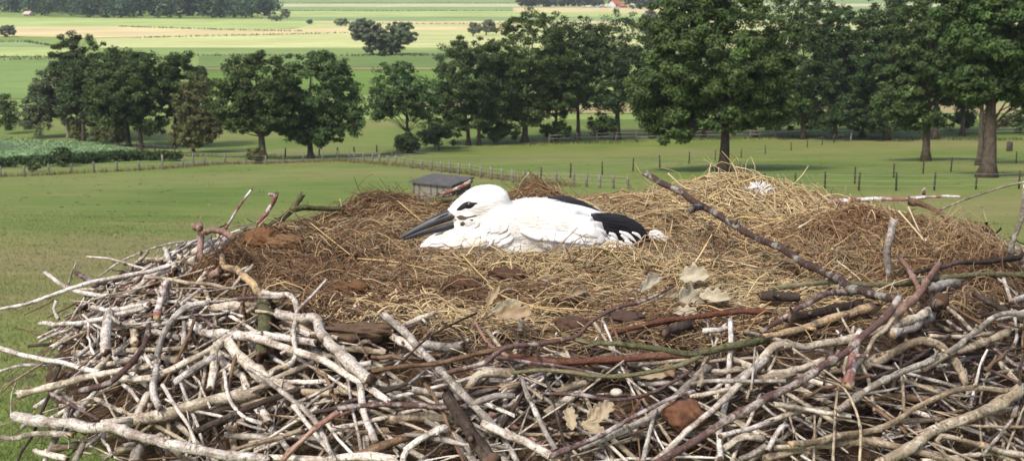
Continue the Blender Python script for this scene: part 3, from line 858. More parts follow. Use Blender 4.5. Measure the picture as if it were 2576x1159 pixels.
def house(label, bx, by, wpx, hpx, rotz, wallm, dep=9.0, roofm=None):
    g = ground(bx, by); s = mpp(g)
    root = empty('house', g, label, 'house'); root.rotation_euler = (0, 0, rotz)
    W, He = wpx * s, hpx * s * .5
    Rg = hpx * s * 1.0
    bm = bmesh.new(); box_bm(bm, 0, 0, He / 2, W, dep, He); bm_obj('wall', bm, wallm, root)
    bm = bmesh.new()
    for sx in (-1, 1):
        a = [bm.verts.new((sx * (W / 2 - .02), y, z)) for y, z in ((-dep / 2 + .05, He), (dep / 2 - .05, He), (0, Rg - .3))]
        bm.faces.new(a)
    bm_obj('gable', bm, M_RENDER, root)
    bm = bmesh.new()
    for sy in (-1, 1):
        q = [(-W / 2 - .4, sy * (dep / 2 + .5), He - .35), (W / 2 + .4, sy * (dep / 2 + .5), He - .35), (W / 2 + .4, 0, Rg), (-W / 2 - .4, 0, Rg)]
        lo = [bm.verts.new(v) for v in q]; hi = [bm.verts.new((v[0], v[1], v[2] + .25)) for v in q]
        bm.faces.new(lo); bm.faces.new(hi)
        for i in range(4): bm.faces.new((lo[i], lo[(i + 1) % 4], hi[(i + 1) % 4], hi[i]))
    rf = bm_obj('roof', bm, roofm or M_ROOF, root)
    bm = bmesh.new(); box_bm(bm, W * .2, 0.6, Rg + .4, .7, .7, 1.4); bm_obj('chimney', bm, M_BRICK, rf)
    for k in range(3):
        bm = bmesh.new(); box_bm(bm, -W * .3 + k * W * .3, -dep / 2 - .02, He * .55, 1.2, .08, 1.4); bm_obj('window', bm, M_GLASS, root)
house('far house with a red tiled roof and pale gable in the village', 1548, 19, 24, 17, math.radians(38), M_RENDER)
house('low brick outbuilding in front of the red-roofed far house', 1567, 20, 18, 8, math.radians(6), M_BRICK, 6)
house('small pale hut at the left foot of the big far wood', 72, 41, 18, 11, math.radians(-20), M_RENDER, 5, plain('faded roof', (.55, .42, .38), .1, 1))
house('red-roofed far house half hidden by the big meadow oak', 1672, 17, 26, 16, 0.2, M_BRICK)

def car(label, bx, by, colr, rotz):
    g = ground(bx, by)
    root = empty('parked_car', g, label, 'car', 'cars parked by the far village'); root.rotation_euler = (0, 0, rotz)
    root.scale = (1.25,) * 3
    m = plain("car paint", colr, .05, 1, .3, spec=.5)
    prof = [(-2.1, .35), (-2.15, .8), (-1.9, .95), (-1.3, 1.42), (.35, 1.45), (1.05, .98), (1.95, .85), (2.15, .6), (2.1, .35)]
    bm = bmesh.new()
    L = [[bm.verts.new((x, sy * (.85 if z < 1 else .68), z)) for x, z in prof] for sy in (-1, 1)]
    bm.faces.new(L[0]); bm.faces.new(L[1])
    for i in range(len(prof)):
        j = (i + 1) % len(prof); bm.faces.new((L[0][i], L[0][j], L[1][j], L[1][i]))
    bm_obj('body', bm, m, root)
    bm = bmesh.new(); box_bm(bm, -.45, 0, 1.2, 1.5, 1.56, .3); bm_obj('window', bm, M_GLASS, root)
    for sx in (-1.35, 1.35):
        for sy in (-.85, .85):
            V, F, C = tubes(np.array([(sx, sy - .1, .32), (sx, sy + .1, .32)]), np.array([.32, .32]), 10)
            add_mesh('wheel', np_mesh('wheel', V, [F, C], None, False, [M_TYRE]), root)
car('white van-like car parked left of the far village houses', 1479, 19.5, (.75, .75, .75), .2)
car('pale blue car parked between the white car and the red roof', 1504, 19.5, (.35, .5, .62), .1)
car('red car parked near the far red-roofed house', 1518, 20, (.5, .1, .07), -.1)
car('silver car parked just left of the far red-roofed house', 1530, 20, (.6, .62, .64), .3)
# ------------------------------------------------------------------ the nest: shape of its bed and wall
NX, NY, RX, RY = 0.28, 4.05, 1.28, 1.05
HB = ZC - 0.85
MOUNDS = [(-.48, 4.72, .065, .18, .12), (.80, 4.72, .10, .40, .20), (.09, 4.9, .075, .10, .10), (1.16, 4.2, .075, .24, .22), (1.46, 4.05, .045, .20, .2), (-.88, 3.72, .035, .12, .10),
          (-.80, 4.25, .03, .12, .12), (.16, 3.80, .022, .34, .07), (-.35, 3.35, .02, .25, .12), (.25, 4.6, .03, .5, .2), (-.62, 3.55, .03, .2, .14)]

def nest_r(x, y):
    return np.sqrt(((x - NX) / RX) ** 2 + ((y - NY) / RY) ** 2)

def nest_top(x, y):
    x = np.asarray(x, float); y = np.asarray(y, float)
    r = nest_r(x, y)
    z = HB + 0.012 * np.sin(x * 9 + y * 4) * np.cos(y * 11 - x * 3) + 0.008 * np.sin(x * 23 + 1) * np.sin(y * 27)
    for mx, my, h, sx, sy in MOUNDS:
        z = z + h * np.exp(-((x - mx) / sx) ** 2 - ((y - my) / sy) ** 2)
    z = z - 0.03 * np.exp(-((x - .12) / .4) ** 2 - ((y - 4.2) / .2) ** 2)
    t = np.maximum(r - 0.93, 0)
    z = z - 0.02 * np.minimum(t / .07, 1) - 0.10 * t - 0.95 * t ** 2
    return z

def nest_hit(x, y, lift=0.0, Ymax=5.6):
    """first point along the line of sight where the nest surface, raised by lift, is met"""
    d = ray(x, y)
    Ys = np.linspace(2.2, Ymax, 240)
    X = d.x / d.y * Ys; Zr = ZC + d.z / d.y * Ys
    below = Zr < nest_top(X, Ys) + lift
    if not below.any(): return None
    i = int(np.argmax(below))
    if i == 0: return CAM + d * (Ys[0] / d.y)
    a, b = Ys[i - 1], Ys[i]
    for _ in range(20):
        m = (a + b) / 2
        if ZC + d.z / d.y * m < float(nest_top(d.x / d.y * m, m)) + lift: b = m
        else: a = m
    return CAM + d * (b / d.y)

NB = Vector((NX, NY, HB - 1.3))
nest = empty('stork_nest', NB, 'huge round stork nest of woven white-stained sticks filled with straw', 'nest')

def nest_core():
    rs = np.concatenate([np.linspace(0, 1, 60), np.linspace(1.03, 1.33, 14)])
    A = np.linspace(0, 2 * math.pi, 181)[:-1]
    R, T = np.meshgrid(rs, A, indexing='ij')
    X = NX + R * RX * np.cos(T); Y = NY + R * RY * np.sin(T)
    r = np.random.default_rng(3)
    Z = nest_top(X, Y) - 0.012 - 0.07 * np.clip((R - .95) / .1, 0, 1) + r.normal(0, .006, X.shape) * (R > 0)
    X2 = [X]; Y2 = [Y]; Z2 = [Z]
    for f, dz in ((1.24, -.42), (1.02, -.75), (.8, -1.05), (.4, -1.25), (.02, -1.3)):
        X2.append((NX + f * RX * np.cos(A))[None]); Y2.append((NY + f * RY * np.sin(A))[None]); Z2.append(np.full((1, 180), HB + dz))
    X = np.vstack(X2); Y = np.vstack(Y2); Z = np.vstack(Z2)
    V = np.stack([X, Y, Z], -1).reshape(-1, 3)
    n = len(X)
    i = np.arange(n - 1)[:, None] * 180; k = np.arange(180)[None]; k2 = (k + 1) % 180
    F = np.stack([i + k, i + 180 + k, i + 180 + k2, i + k2], -1).reshape(-1, 4)
    m, nt, b = new_mat("nest peat")
    n1 = noise(nt, 9, 5, .7); n2 = noise(nt, 70, 4, .75)
    c = ramp(nt, n1, [(.3, (.050, .032, .020)), (.55, (.115, .075, .045)), (.75, (.19, .135, .085))])
    c = mixc(nt, .9, c, ramp(nt, n2, [(.3, (.55, .55, .55)), (.7, (1.35, 1.3, 1.25))]), 'MULTIPLY')
    nt.links.new(c, b.inputs['Base Color']); bump(nt, b, n2, 1.0, .012)
    me = np_mesh("peat", rel(V, nest), [F], None, True, [m])
    if me.polygons[200].normal.z < 0: me.flip_normals()
    add_mesh("peat_core", me, nest)
    # the mast that carries it, out of the picture below
    g = np.array([NX, NY, float(terrain(NX, NY)) - .3])
    V, F, C = tubes(np.array([g, (NX, NY, HB - 1.24)]), np.array([.16, .13]), 14)
    add_mesh("mast", np_mesh("mast", rel(V, nest), [F, C], None, True, [M_POST]), nest)
nest_core()

# ------------------------------------------------------------------ sticks
W_ = (0.60, 0.57, 0.52); C_ = (0.46, 0.39, 0.29)
M_ST = {
    'w': bark_mat("whitewashed bark", (0.38, 0.33, 0.29), (0.68, 0.65, 0.61), (0.15, 0.115, 0.095), .47, 17, 120, .58, rings=True),
    'c': bark_mat("cream bark", (0.33, 0.28, 0.215), (0.60, 0.55, 0.465), (0.13, 0.105, 0.08), .50, 17, 110, .58, rings=True),
    't': bark_mat("tan bark", (0.25, 0.20, 0.145), (0.47, 0.405, 0.31), (0.10, 0.08, 0.06), .50, 17, 120, .58, rings=True),
    'g': bark_mat("grey bark", (0.25, 0.225, 0.20), (0.52, 0.49, 0.455), (0.10, 0.085, 0.075), .52, 18, 120, .58, rings=True),
    'p': bark_mat("purple bark", (0.125, 0.080, 0.076), (0.44, 0.40, 0.39), (0.07, 0.046, 0.045), .56, 20, 130, .62, rings=True),
    'r': bark_mat("red bark", (0.135, 0.062, 0.042), (0.19, 0.105, 0.075), (0.08, 0.042, 0.032), .55, 16, 120, .66, rings=True),
    'b': bark_mat("brown bark", (0.15, 0.095, 0.06), (0.22, 0.15, 0.10), (0.07, 0.045, 0.032), .52, 16, 120, .62, rings=True),
    'd': bark_mat("dark bark", (0.052, 0.040, 0.034), (0.10, 0.08, 0.07), (0.025, 0.02, 0.018), .56, 16, 120, .62, rings=True),
    'm': bark_mat("mossy bark", (0.10, 0.105, 0.055), (0.15, 0.15, 0.085), (0.055, 0.06, 0.03), .50, 14, 110, .60, rings=True),
    'o': bark_mat("olive bark", (0.155, 0.15, 0.085), (0.22, 0.20, 0.13), (0.09, 0.085, 0.05), .52, 16, 110, .64, rings=True),
    'k': bark_mat("pink bark", (0.30, 0.185, 0.15), (0.42, 0.30, 0.25), (0.16, 0.09, 0.07), .52, 12, 110, .62, rings=True),
    'l': bark_mat("lichened bark", (0.10, 0.068, 0.062), (0.42, 0.42, 0.38), (0.06, 0.04, 0.038), .555, 20, 120, .68, rings=True),
    'rw': bark_mat("red and white bark", (0.24, 0.12, 0.10), (0.66, 0.63, 0.60), (0.14, 0.06, 0.05), .50, 16, 120, .68, rings=True),
    'pt': bark_mat("peeling bark", (0.155, 0.12, 0.09), (0.52, 0.39, 0.245), (0.09, 0.07, 0.055), .48, 11, 110, .64, rings=True),
}
M_CUT = plain("cut wood", (0.42, 0.31, 0.19), .25, 40)
M_CUTD = plain("old cut wood", (0.14, 0.09, 0.06), .3, 40)

def stick_mesh(paths, rads, mkey, r, wob=0.10, dark_end=False, seg=None):
    """paths: list of polylines in world space, each with start and end radius"""
    vs, fs, cs, off, bk = [], [], [], 0, []
    for pth, (r0, r1) in zip(paths, rads):
        pth = np.asarray(pth, float)
        L = np.linalg.norm(np.diff(pth, axis=0), axis=1).sum()
        n = seg or int(np.clip(L / 0.016, 6, 60))
        p = catmull(pth, n)
        rr = np.linspace(r0, r1, n)
        k = np.convolve(r.normal(0, 1, n + 6), np.ones(3) / 3, 'same')[3:-3]
        rad = rr * (1 + wob * k)
        knots = r.random(n) < 0.09
        rad[knots] *= r.uniform(1.12, 1.35, knots.sum())
        jit = np.stack([np.convolve(r.normal(0, 1, n + 8), np.ones(5) / 5, 'same')[4:-4] for _ in range(3)], 1)
        nk = max(3, int(L / .07))
        kink = np.stack([np.interp(np.linspace(0, 1, n), np.linspace(0, 1, nk), r.normal(0, 1, nk)) for _ in range(3)], 1)
        p = p + jit * (rr[:, None] * 0.30) + kink * (rr[:, None] * 0.30)
        S = 10 if max(r0, r1) > .007 else 6
        V, F, C = tubes(p, rad, S)
        V = V.reshape(n, S, 3)
        # lengthwise ridges, a broken end
        ridge = 1 + .07 * r.normal(size=(1, S, 1)) + .05 * r.normal(size=(n, S, 1))
        V = p[:, None, :] + (V - p[:, None, :]) * ridge
        ax = unit(p[-1] - p[-2])
        V[-1] += ax * (r.normal(0, .55, (S, 1)) * rad[-1]); V[0] += ax * (r.normal(0, .35, (S, 1)) * rad[0])
        V = V.reshape(-1, 3)
        aa = np.arange(S) * 2 * math.pi / S
        bk.append(np.stack([np.repeat(np.linspace(0, L, n), S) + r.uniform(0, 9), np.tile(np.cos(aa), n) * np.repeat(rad, S), np.tile(np.sin(aa), n) * np.repeat(rad, S)], 1))
        vs.append(V); fs.append(F + off); cs.append(C + off); off += len(V)
    # snapped-off side twigs
    if len(paths[0]) and max(rads[0]) > .004:
        pm_ = catmull(np.asarray(paths[0], float), 24)
        L = np.linalg.norm(np.diff(pm_, axis=0), axis=1).sum()
        for _ in range(r.integers(0, 2 + int(L / .22))):
            i = r.integers(2, 22); r0 = np.interp(i / 23, [0, 1], rads[0])
            d = unit(unit(pm_[i + 1] - pm_[i]) * r.choice([-.7, .7]) + unit(r.normal(size=3)) + np.array([0, -.3, .3]))
            ln = r.uniform(1.5, 4.5) * r0
            V, F, C = tubes(np.array([pm_[i], pm_[i] + d * ln * .6, pm_[i] + d * ln]), np.array([.62, .46, .38]) * r0, 6)
            bk.append(V * 1.0 + 5); vs.append(V); fs.append(F + off); cs.append(C + off); off += len(V)
    F = np.vstack(fs); C = [c for c in cs]
    nq = len(F); ncp = sum(len(c) for c in C)
    me_faces = [F] + C
    midx = np.concatenate([np.zeros(nq, int), np.ones(ncp, int)])
    return np.vstack(vs), me_faces, midx, [M_ST[mkey], M_CUTD if (dark_end or mkey in 'dbprml' or r.random() < .6) else M_CUT], np.vstack(bk)

OFFS = {'A': (0, 434.7, .6252), 'B': (634, 434.7, .6252), 'C': (1268, 434.7, .6252), 'D': (1923.7, 434.7, .6252), 'F': (0, 0, 1.0),
        'a': (0, 579.6, .5), 'b': (507.2, 688.3, .4065), 'c': (996.3, 688.3, .4065), 'e': (1503.5, 634, .4532), 'f': (2032.4, 579.6, .5)}
_srng = np.random.default_rng(11)

def place_path(frame, pts, lift=0.03, Y=None):
    ox, oy, k = OFFS[frame]
    px = [(ox + k * a, oy + k * b) for a, b in pts]
    # intermediate samples for the depth
    P = np.array(px); n = len(P)
    seg = np.concatenate([[0], np.cumsum(np.linalg.norm(np.diff(P, axis=0), axis=1))])
    if Y is not None:
        Ys = np.interp(seg / seg[-1], np.linspace(0, 1, len(Y)), Y)
    else:
        Ys = []
        for q in px:
            h = nest_hit(q[0], q[1], lift, 5.3)
            Ys.append(h.y if h is not None else np.nan)
        Ys = np.array(Ys)
        if np.isnan(Ys).all(): Ys[:] = 4.6
        ok = ~np.isnan(Ys)
        Ys = np.interp(seg, seg[ok], Ys[ok])
        if n >= 3:            # a stick bends little in depth
            deg = 1 if n < 5 else 2
            fit = np.polyval(np.polyfit(seg / seg[-1], Ys, deg), seg / seg[-1])
            Ys = np.minimum(fit, Ys + 0.02)
            Ys = 0.7 * fit + 0.3 * Ys
    return np.array([at(q[0], q[1], y) for q, y in zip(px, Ys)]), k

def traced(frame, pts, rad, mkey, lift=0.03, Y=None, more=(), label=None, name='stick', group=None, cat='stick', dark_end=False, parent=None):
    """one stick; rad in units of its crop at start and end; more: side branches (points, rad)"""
    allp, allr = [], []
    for q, rd in [(pts, rad)] + list(more):
        w, k = place_path(frame, q, lift, Y)
        if not isinstance(rd, tuple): rd = (rd, rd * .85)
        s0, s1 = mpp(Vector(w[0])), mpp(Vector(w[-1]))
        allp.append(w); allr.append((.82 * rd[0] * k * s0, .82 * rd[1] * k * s1))
    V, F, mi, mats, bk = stick_mesh(allp, allr, mkey, _srng, dark_end=dark_end)
    if label:
        c = V[len(V) // 2]; c = np.array([c[0], c[1], V[:, 2].min()])
        me = np_mesh(name, V - c, F, None, True, mats, mi, bk)
        return setp(add_mesh(name, me, None, None, tuple(c)), label, cat, group)
    me = np_mesh('stick', rel(V, nest), F, None, True, mats, mi, bk)
    return add_mesh('stick', me, nest)

GS = 'sticks lying loose on the nest'
LOOSE = [
    ('F', [(1620, 434), (1690, 474), (1755, 512), (1850, 568), (1950, 618), (2060, 680), (2150, 722), (2250, 757)], (8.5, 13), 'l', dict(Y=(4.3, 4.05, 3.55, 3.05), more=[([(1765, 518), (1735, 529)], (9, 7)), ([(2235, 752), (2300, 765), (2366, 769)], (15, 14))],
      label='longest dark lichen-spotted branch slanting down across the right half of the nest', name='branch', cat='branch')),
    ('F', [(2262, 748), (2225, 800), (2150, 868), (2060, 930), (1960, 985), (1840, 1050), (1730, 1115), (1640, 1162)], (11, 11), 'p', dict(Y=(2.98, 2.78, 2.62, 2.52), label='long straight purple-barked branch running down to the bottom edge', name='branch', cat='branch')),
    ('D', [(505, 612), (570, 540), (640, 460), (690, 380), (703, 362)], (20, 13), 'k', dict(lift=.06, more=[([(625, 470), (580, 390), (530, 332)], (15, 11))], label='upright pinkish-brown forked stick by the pale sawn branch end', name='forked_stick')),
    ('D', [(500, 412), (484, 310), (505, 240), (522, 190)], (17, 22), 'g', dict(Y=(3.62, 3.62), label='short upright grey broken stump standing in the right-hand straw', name='stick_stump')),
    ('D', [(560, 418), (640, 395), (720, 376), (850, 362), (960, 350), (1060, 326)], (9, 15), 'd', dict(lift=.05, label='dark purple-brown bent stick crossing the right rim', name='stick')),
    ('D', [(20, 468), (250, 440), (500, 447), (700, 424), (850, 410), (1060, 411)], (12, 13), 'o', dict(lift=.035, label='long grey-green stick under the dark bent stick on the right rim', name='stick')),
    ('D', [(270, 118), (420, 106), (540, 105), (640, 95), (720, 92), (785, 97)], (13, 6), 'rw', dict(Y=(4.5, 4.45), more=[([(625, 97), (643, 60)], (12, 7))], label='white and pink blotched branch lying on the rear right rim', name='branch', cat='branch')),
    ('D', [(585, 118), (640, 128), (700, 158), (762, 198)], (15, 9), 'b', dict(Y=(4.42, 4.25), label='short brown stick hanging below the blotched branch', name='stick')),
    ('D', [(705, 150), (800, 110), (920, 70), (1060, 32)], (5, 5), 'g', dict(Y=(4.4, 4.2), label='thin grey-white twig rising to the right edge', name='twig')),
    ('D', [(988, 330), (992, 285), (1015, 220), (1034, 160), (1048, 50)], (15, 9), 'g', dict(Y=(3.75, 3.7), more=[([(1040, 150), (1043, 60)], (8, 6))], label='knobbly grey stick standing upright at the right edge', name='stick')),
    ('F', [(563, 581), (590, 540), (612, 505), (633, 477)], (4.2, 4), 'rw', dict(Y=(4.4, 4.4), label='thin reddish-white twig pointing up left of the green forked branch', name='twig')),
    ('F', [(652, 566), (668, 538), (684, 508), (690, 487)], (8, 7.5), 'rw', dict(Y=(4.5, 4.5), more=[([(690, 490), (676, 487)], (6, 4.5))], label='stubby red and white twig with a hooked tip behind the soil clump', name='twig')),
    ('F', [(655, 574), (700, 556), (735, 530), (752, 505), (764, 490)], (10, 9), 'm', dict(Y=(4.5, 4.6), more=[([(735, 528), (765, 523), (800, 524), (866, 526)], (9, 8))], label='mossy green forked branch on the rear left rim', name='branch', cat='branch')),
    ('F', [(1052, 508), (1100, 500), (1150, 495), (1200, 494)], (11, 7), 'm', dict(Y=(4.75, 4.7), label='mossy green stick behind the head of the stork', name='stick')),
    ('F', [(1110, 490), (1140, 481), (1160, 474), (1185, 458)], (6, 7), 'rw', dict(Y=(4.72, 4.7), label='knobby twig, half white and half dark red, in front of the shed', name='twig')),
    ('F', [(500, 566), (507, 590), (505, 625), (512, 660), (530, 686), (556, 686)], (10, 12), 'k', dict(Y=(4.05, 3.85, 3.55), more=[([(486, 568), (505, 576)], (7, 9)), ([(505, 582), (550, 580), (585, 594)], (9, 9))], label='curved pinkish-brown branch on the left rim', name='branch', cat='branch')),
    ('F', [(556, 640), (562, 672), (600, 684), (632, 715), (655, 738), (676, 748)], (8, 14), 'pt', dict(lift=.05, label='peeling tan branch leading down to the mossy stump on the left', name='branch', cat='branch')),
    ('F', [(664, 745), (668, 790), (664, 850), (660, 890)], (22, 19), 'm', dict(lift=.035, label='thick vertical mossy stump at the front left of the straw', name='stick_stump')),
    ('B', [(165, 650), (180, 590), (185, 555), (240, 495), (300, 430)], (13, 6), 'w', dict(lift=.07, more=[([(45, 478), (90, 487), (145, 488), (175, 520), (182, 560)], (15, 12)), ([(165, 650), (172, 745), (140, 782)], (13, 12))], label='white forked twig shaped like a slingshot in front of the straw', name='forked_twig')),
    ('B', [(100, 558), (180, 575), (250, 590), (268, 640), (330, 715), (400, 765), (472, 830)], (22, 36), 'w', dict(lift=.075, label='thick bright white branch with a broken end left of centre', name='branch', cat='branch')),
    ('B', [(-40, 655), (0, 666), (100, 690), (240, 740), (350, 800), (460, 860), (560, 925)], (20, 17), 'w', dict(lift=.06, label='long white branch under the thick bright white one', name='branch', cat='branch')),
    ('A', [(55, 978), (130, 990), (300, 1012), (480, 1035), (620, 1075), (750, 1105), (900, 1133), (1080, 1160)], (26, 24), 'w', dict(lift=.09, label='long thick white log along the lower left edge of the nest', name='log', cat='log')),
    ('A', [(430, 1005), (600, 985), (800, 935), (930, 895), (1020, 875)], (28, 30), 'c', dict(lift=.05, label='thick cream log above the lower left white log', name='log', cat='log')),
    ('A', [(650, 945), (622, 870), (632, 780), (660, 650), (720, 560), (780, 530), (850, 520)], (18, 15), 'g', dict(lift=.075, label='grey curved stick arching over the left wall of the nest', name='stick')),
    ('A', [(-20, 553), (100, 530), (240, 485), (360, 445), (470, 420), (600, 395), (690, 372)], (9, 12), 'w', dict(Y=(3.55, 3.75), label='long white stick poking out furthest on the left', name='stick')),
    ('A', [(325, 872), (420, 855), (480, 815), (540, 745), (580, 680), (600, 610)], (15, 13), 'p', dict(lift=.09, label='purple and white crooked stick on the left wall', name='stick')),
    ('B', [(788, 880), (840, 975), (900, 1080), (970, 1180)], (30, 40), 'd', dict(lift=.10, label='dark split log standing out near the bottom centre', name='log', cat='log')),
    ('B', [(530, 565), (620, 650), (700, 740), (800, 840), (900, 945), (1000, 1045)], (17, 16), 'g', dict(lift=.06, label='long straight grey stick slanting down from the straw at the centre', name='stick')),
    ('B', [(600, 762), (700, 670), (830, 600), (905, 568)], (5, 6), 'd', dict(lift=.08, label='thin dark twig carrying two dry oak leaves', name='twig')),
    ('C', [(30, 742), (200, 762), (400, 755), (600, 737), (740, 735)], (17, 18), 'r', dict(lift=.05, label='smooth red-brown stick in the middle of the front rim', name='stick')),
    ('C', [(240, 655), (340, 680), (500, 690), (620, 705), (770, 730), (900, 700), (1060, 668)], (10, 19), 'm', dict(lift=.065, label='bent green stick above the smooth red-brown one', name='stick')),
    ('C', [(30, 805), (180, 795), (380, 815), (560, 800), (700, 770), (790, 730)], (10, 13), 'o', dict(lift=.08, label='slender olive stick below the smooth red-brown one', name='stick')),
    ('C', [(420, 648), (600, 600), (800, 570), (940, 550), (1080, 552)], (12, 14), 'r', dict(lift=.05, label='reddish stick just below the cluster of dry leaves', name='stick')),
    ('C', [(-225, 800), (-80, 762), (0, 700), (150, 680), (290, 655), (350, 600), (450, 545), (560, 515), (680, 455)], (14, 6), 'p', dict(lift=.085, label='thin purple twig curving up to the cluster of dry leaves', name='twig')),
    ('C', [(600, 1165), (720, 1060), (850, 940), (960, 830), (1050, 735)], (15, 17), 'w', dict(lift=.07, label='long whitish stick parallel to the purple branch', name='stick')),
    ('D', [(470, 1165), (650, 1060), (830, 980), (1010, 885)], (27, 27), 'c', dict(lift=.07, label='thick tan branch in the lower right corner', name='branch', cat='branch')),
    ('D', [(90, 1085), (260, 1060), (450, 1030), (600, 950), (750, 872), (900, 862), (1060, 882)], (17, 12), 't', dict(lift=.085, label='long tan stick bending across the lower right wall', name='stick')),
    ('D', [(300, 955), (450, 850), (600, 780), (740, 720), (800, 680), (870, 620), (960, 570), (1060, 570)], (17, 13), 'g', dict(lift=.09, label='long grey-purple branch sweeping up to the right edge', name='branch', cat='branch')),
    ('D', [(325, 862), (345, 800), (362, 720), (382, 640)], (25, 18), 'rw', dict(lift=.10, label='stubby white and pink stick with a cut lower end hanging on the right wall', name='stick')),
    ('D', [(-30, 780), (0, 740), (60, 690), (150, 702), (250, 680), (380, 650), (520, 620), (650, 572)], (18, 22), 'c', dict(lift=.06, label='cream stick with a sharp elbow under the purple branch', name='stick')),
]
for fr, pts, rad, mk, kw in LOOSE:
    kw = dict(kw); kw.setdefault('group', GS)
    traced(fr, pts, rad, mk, **kw)

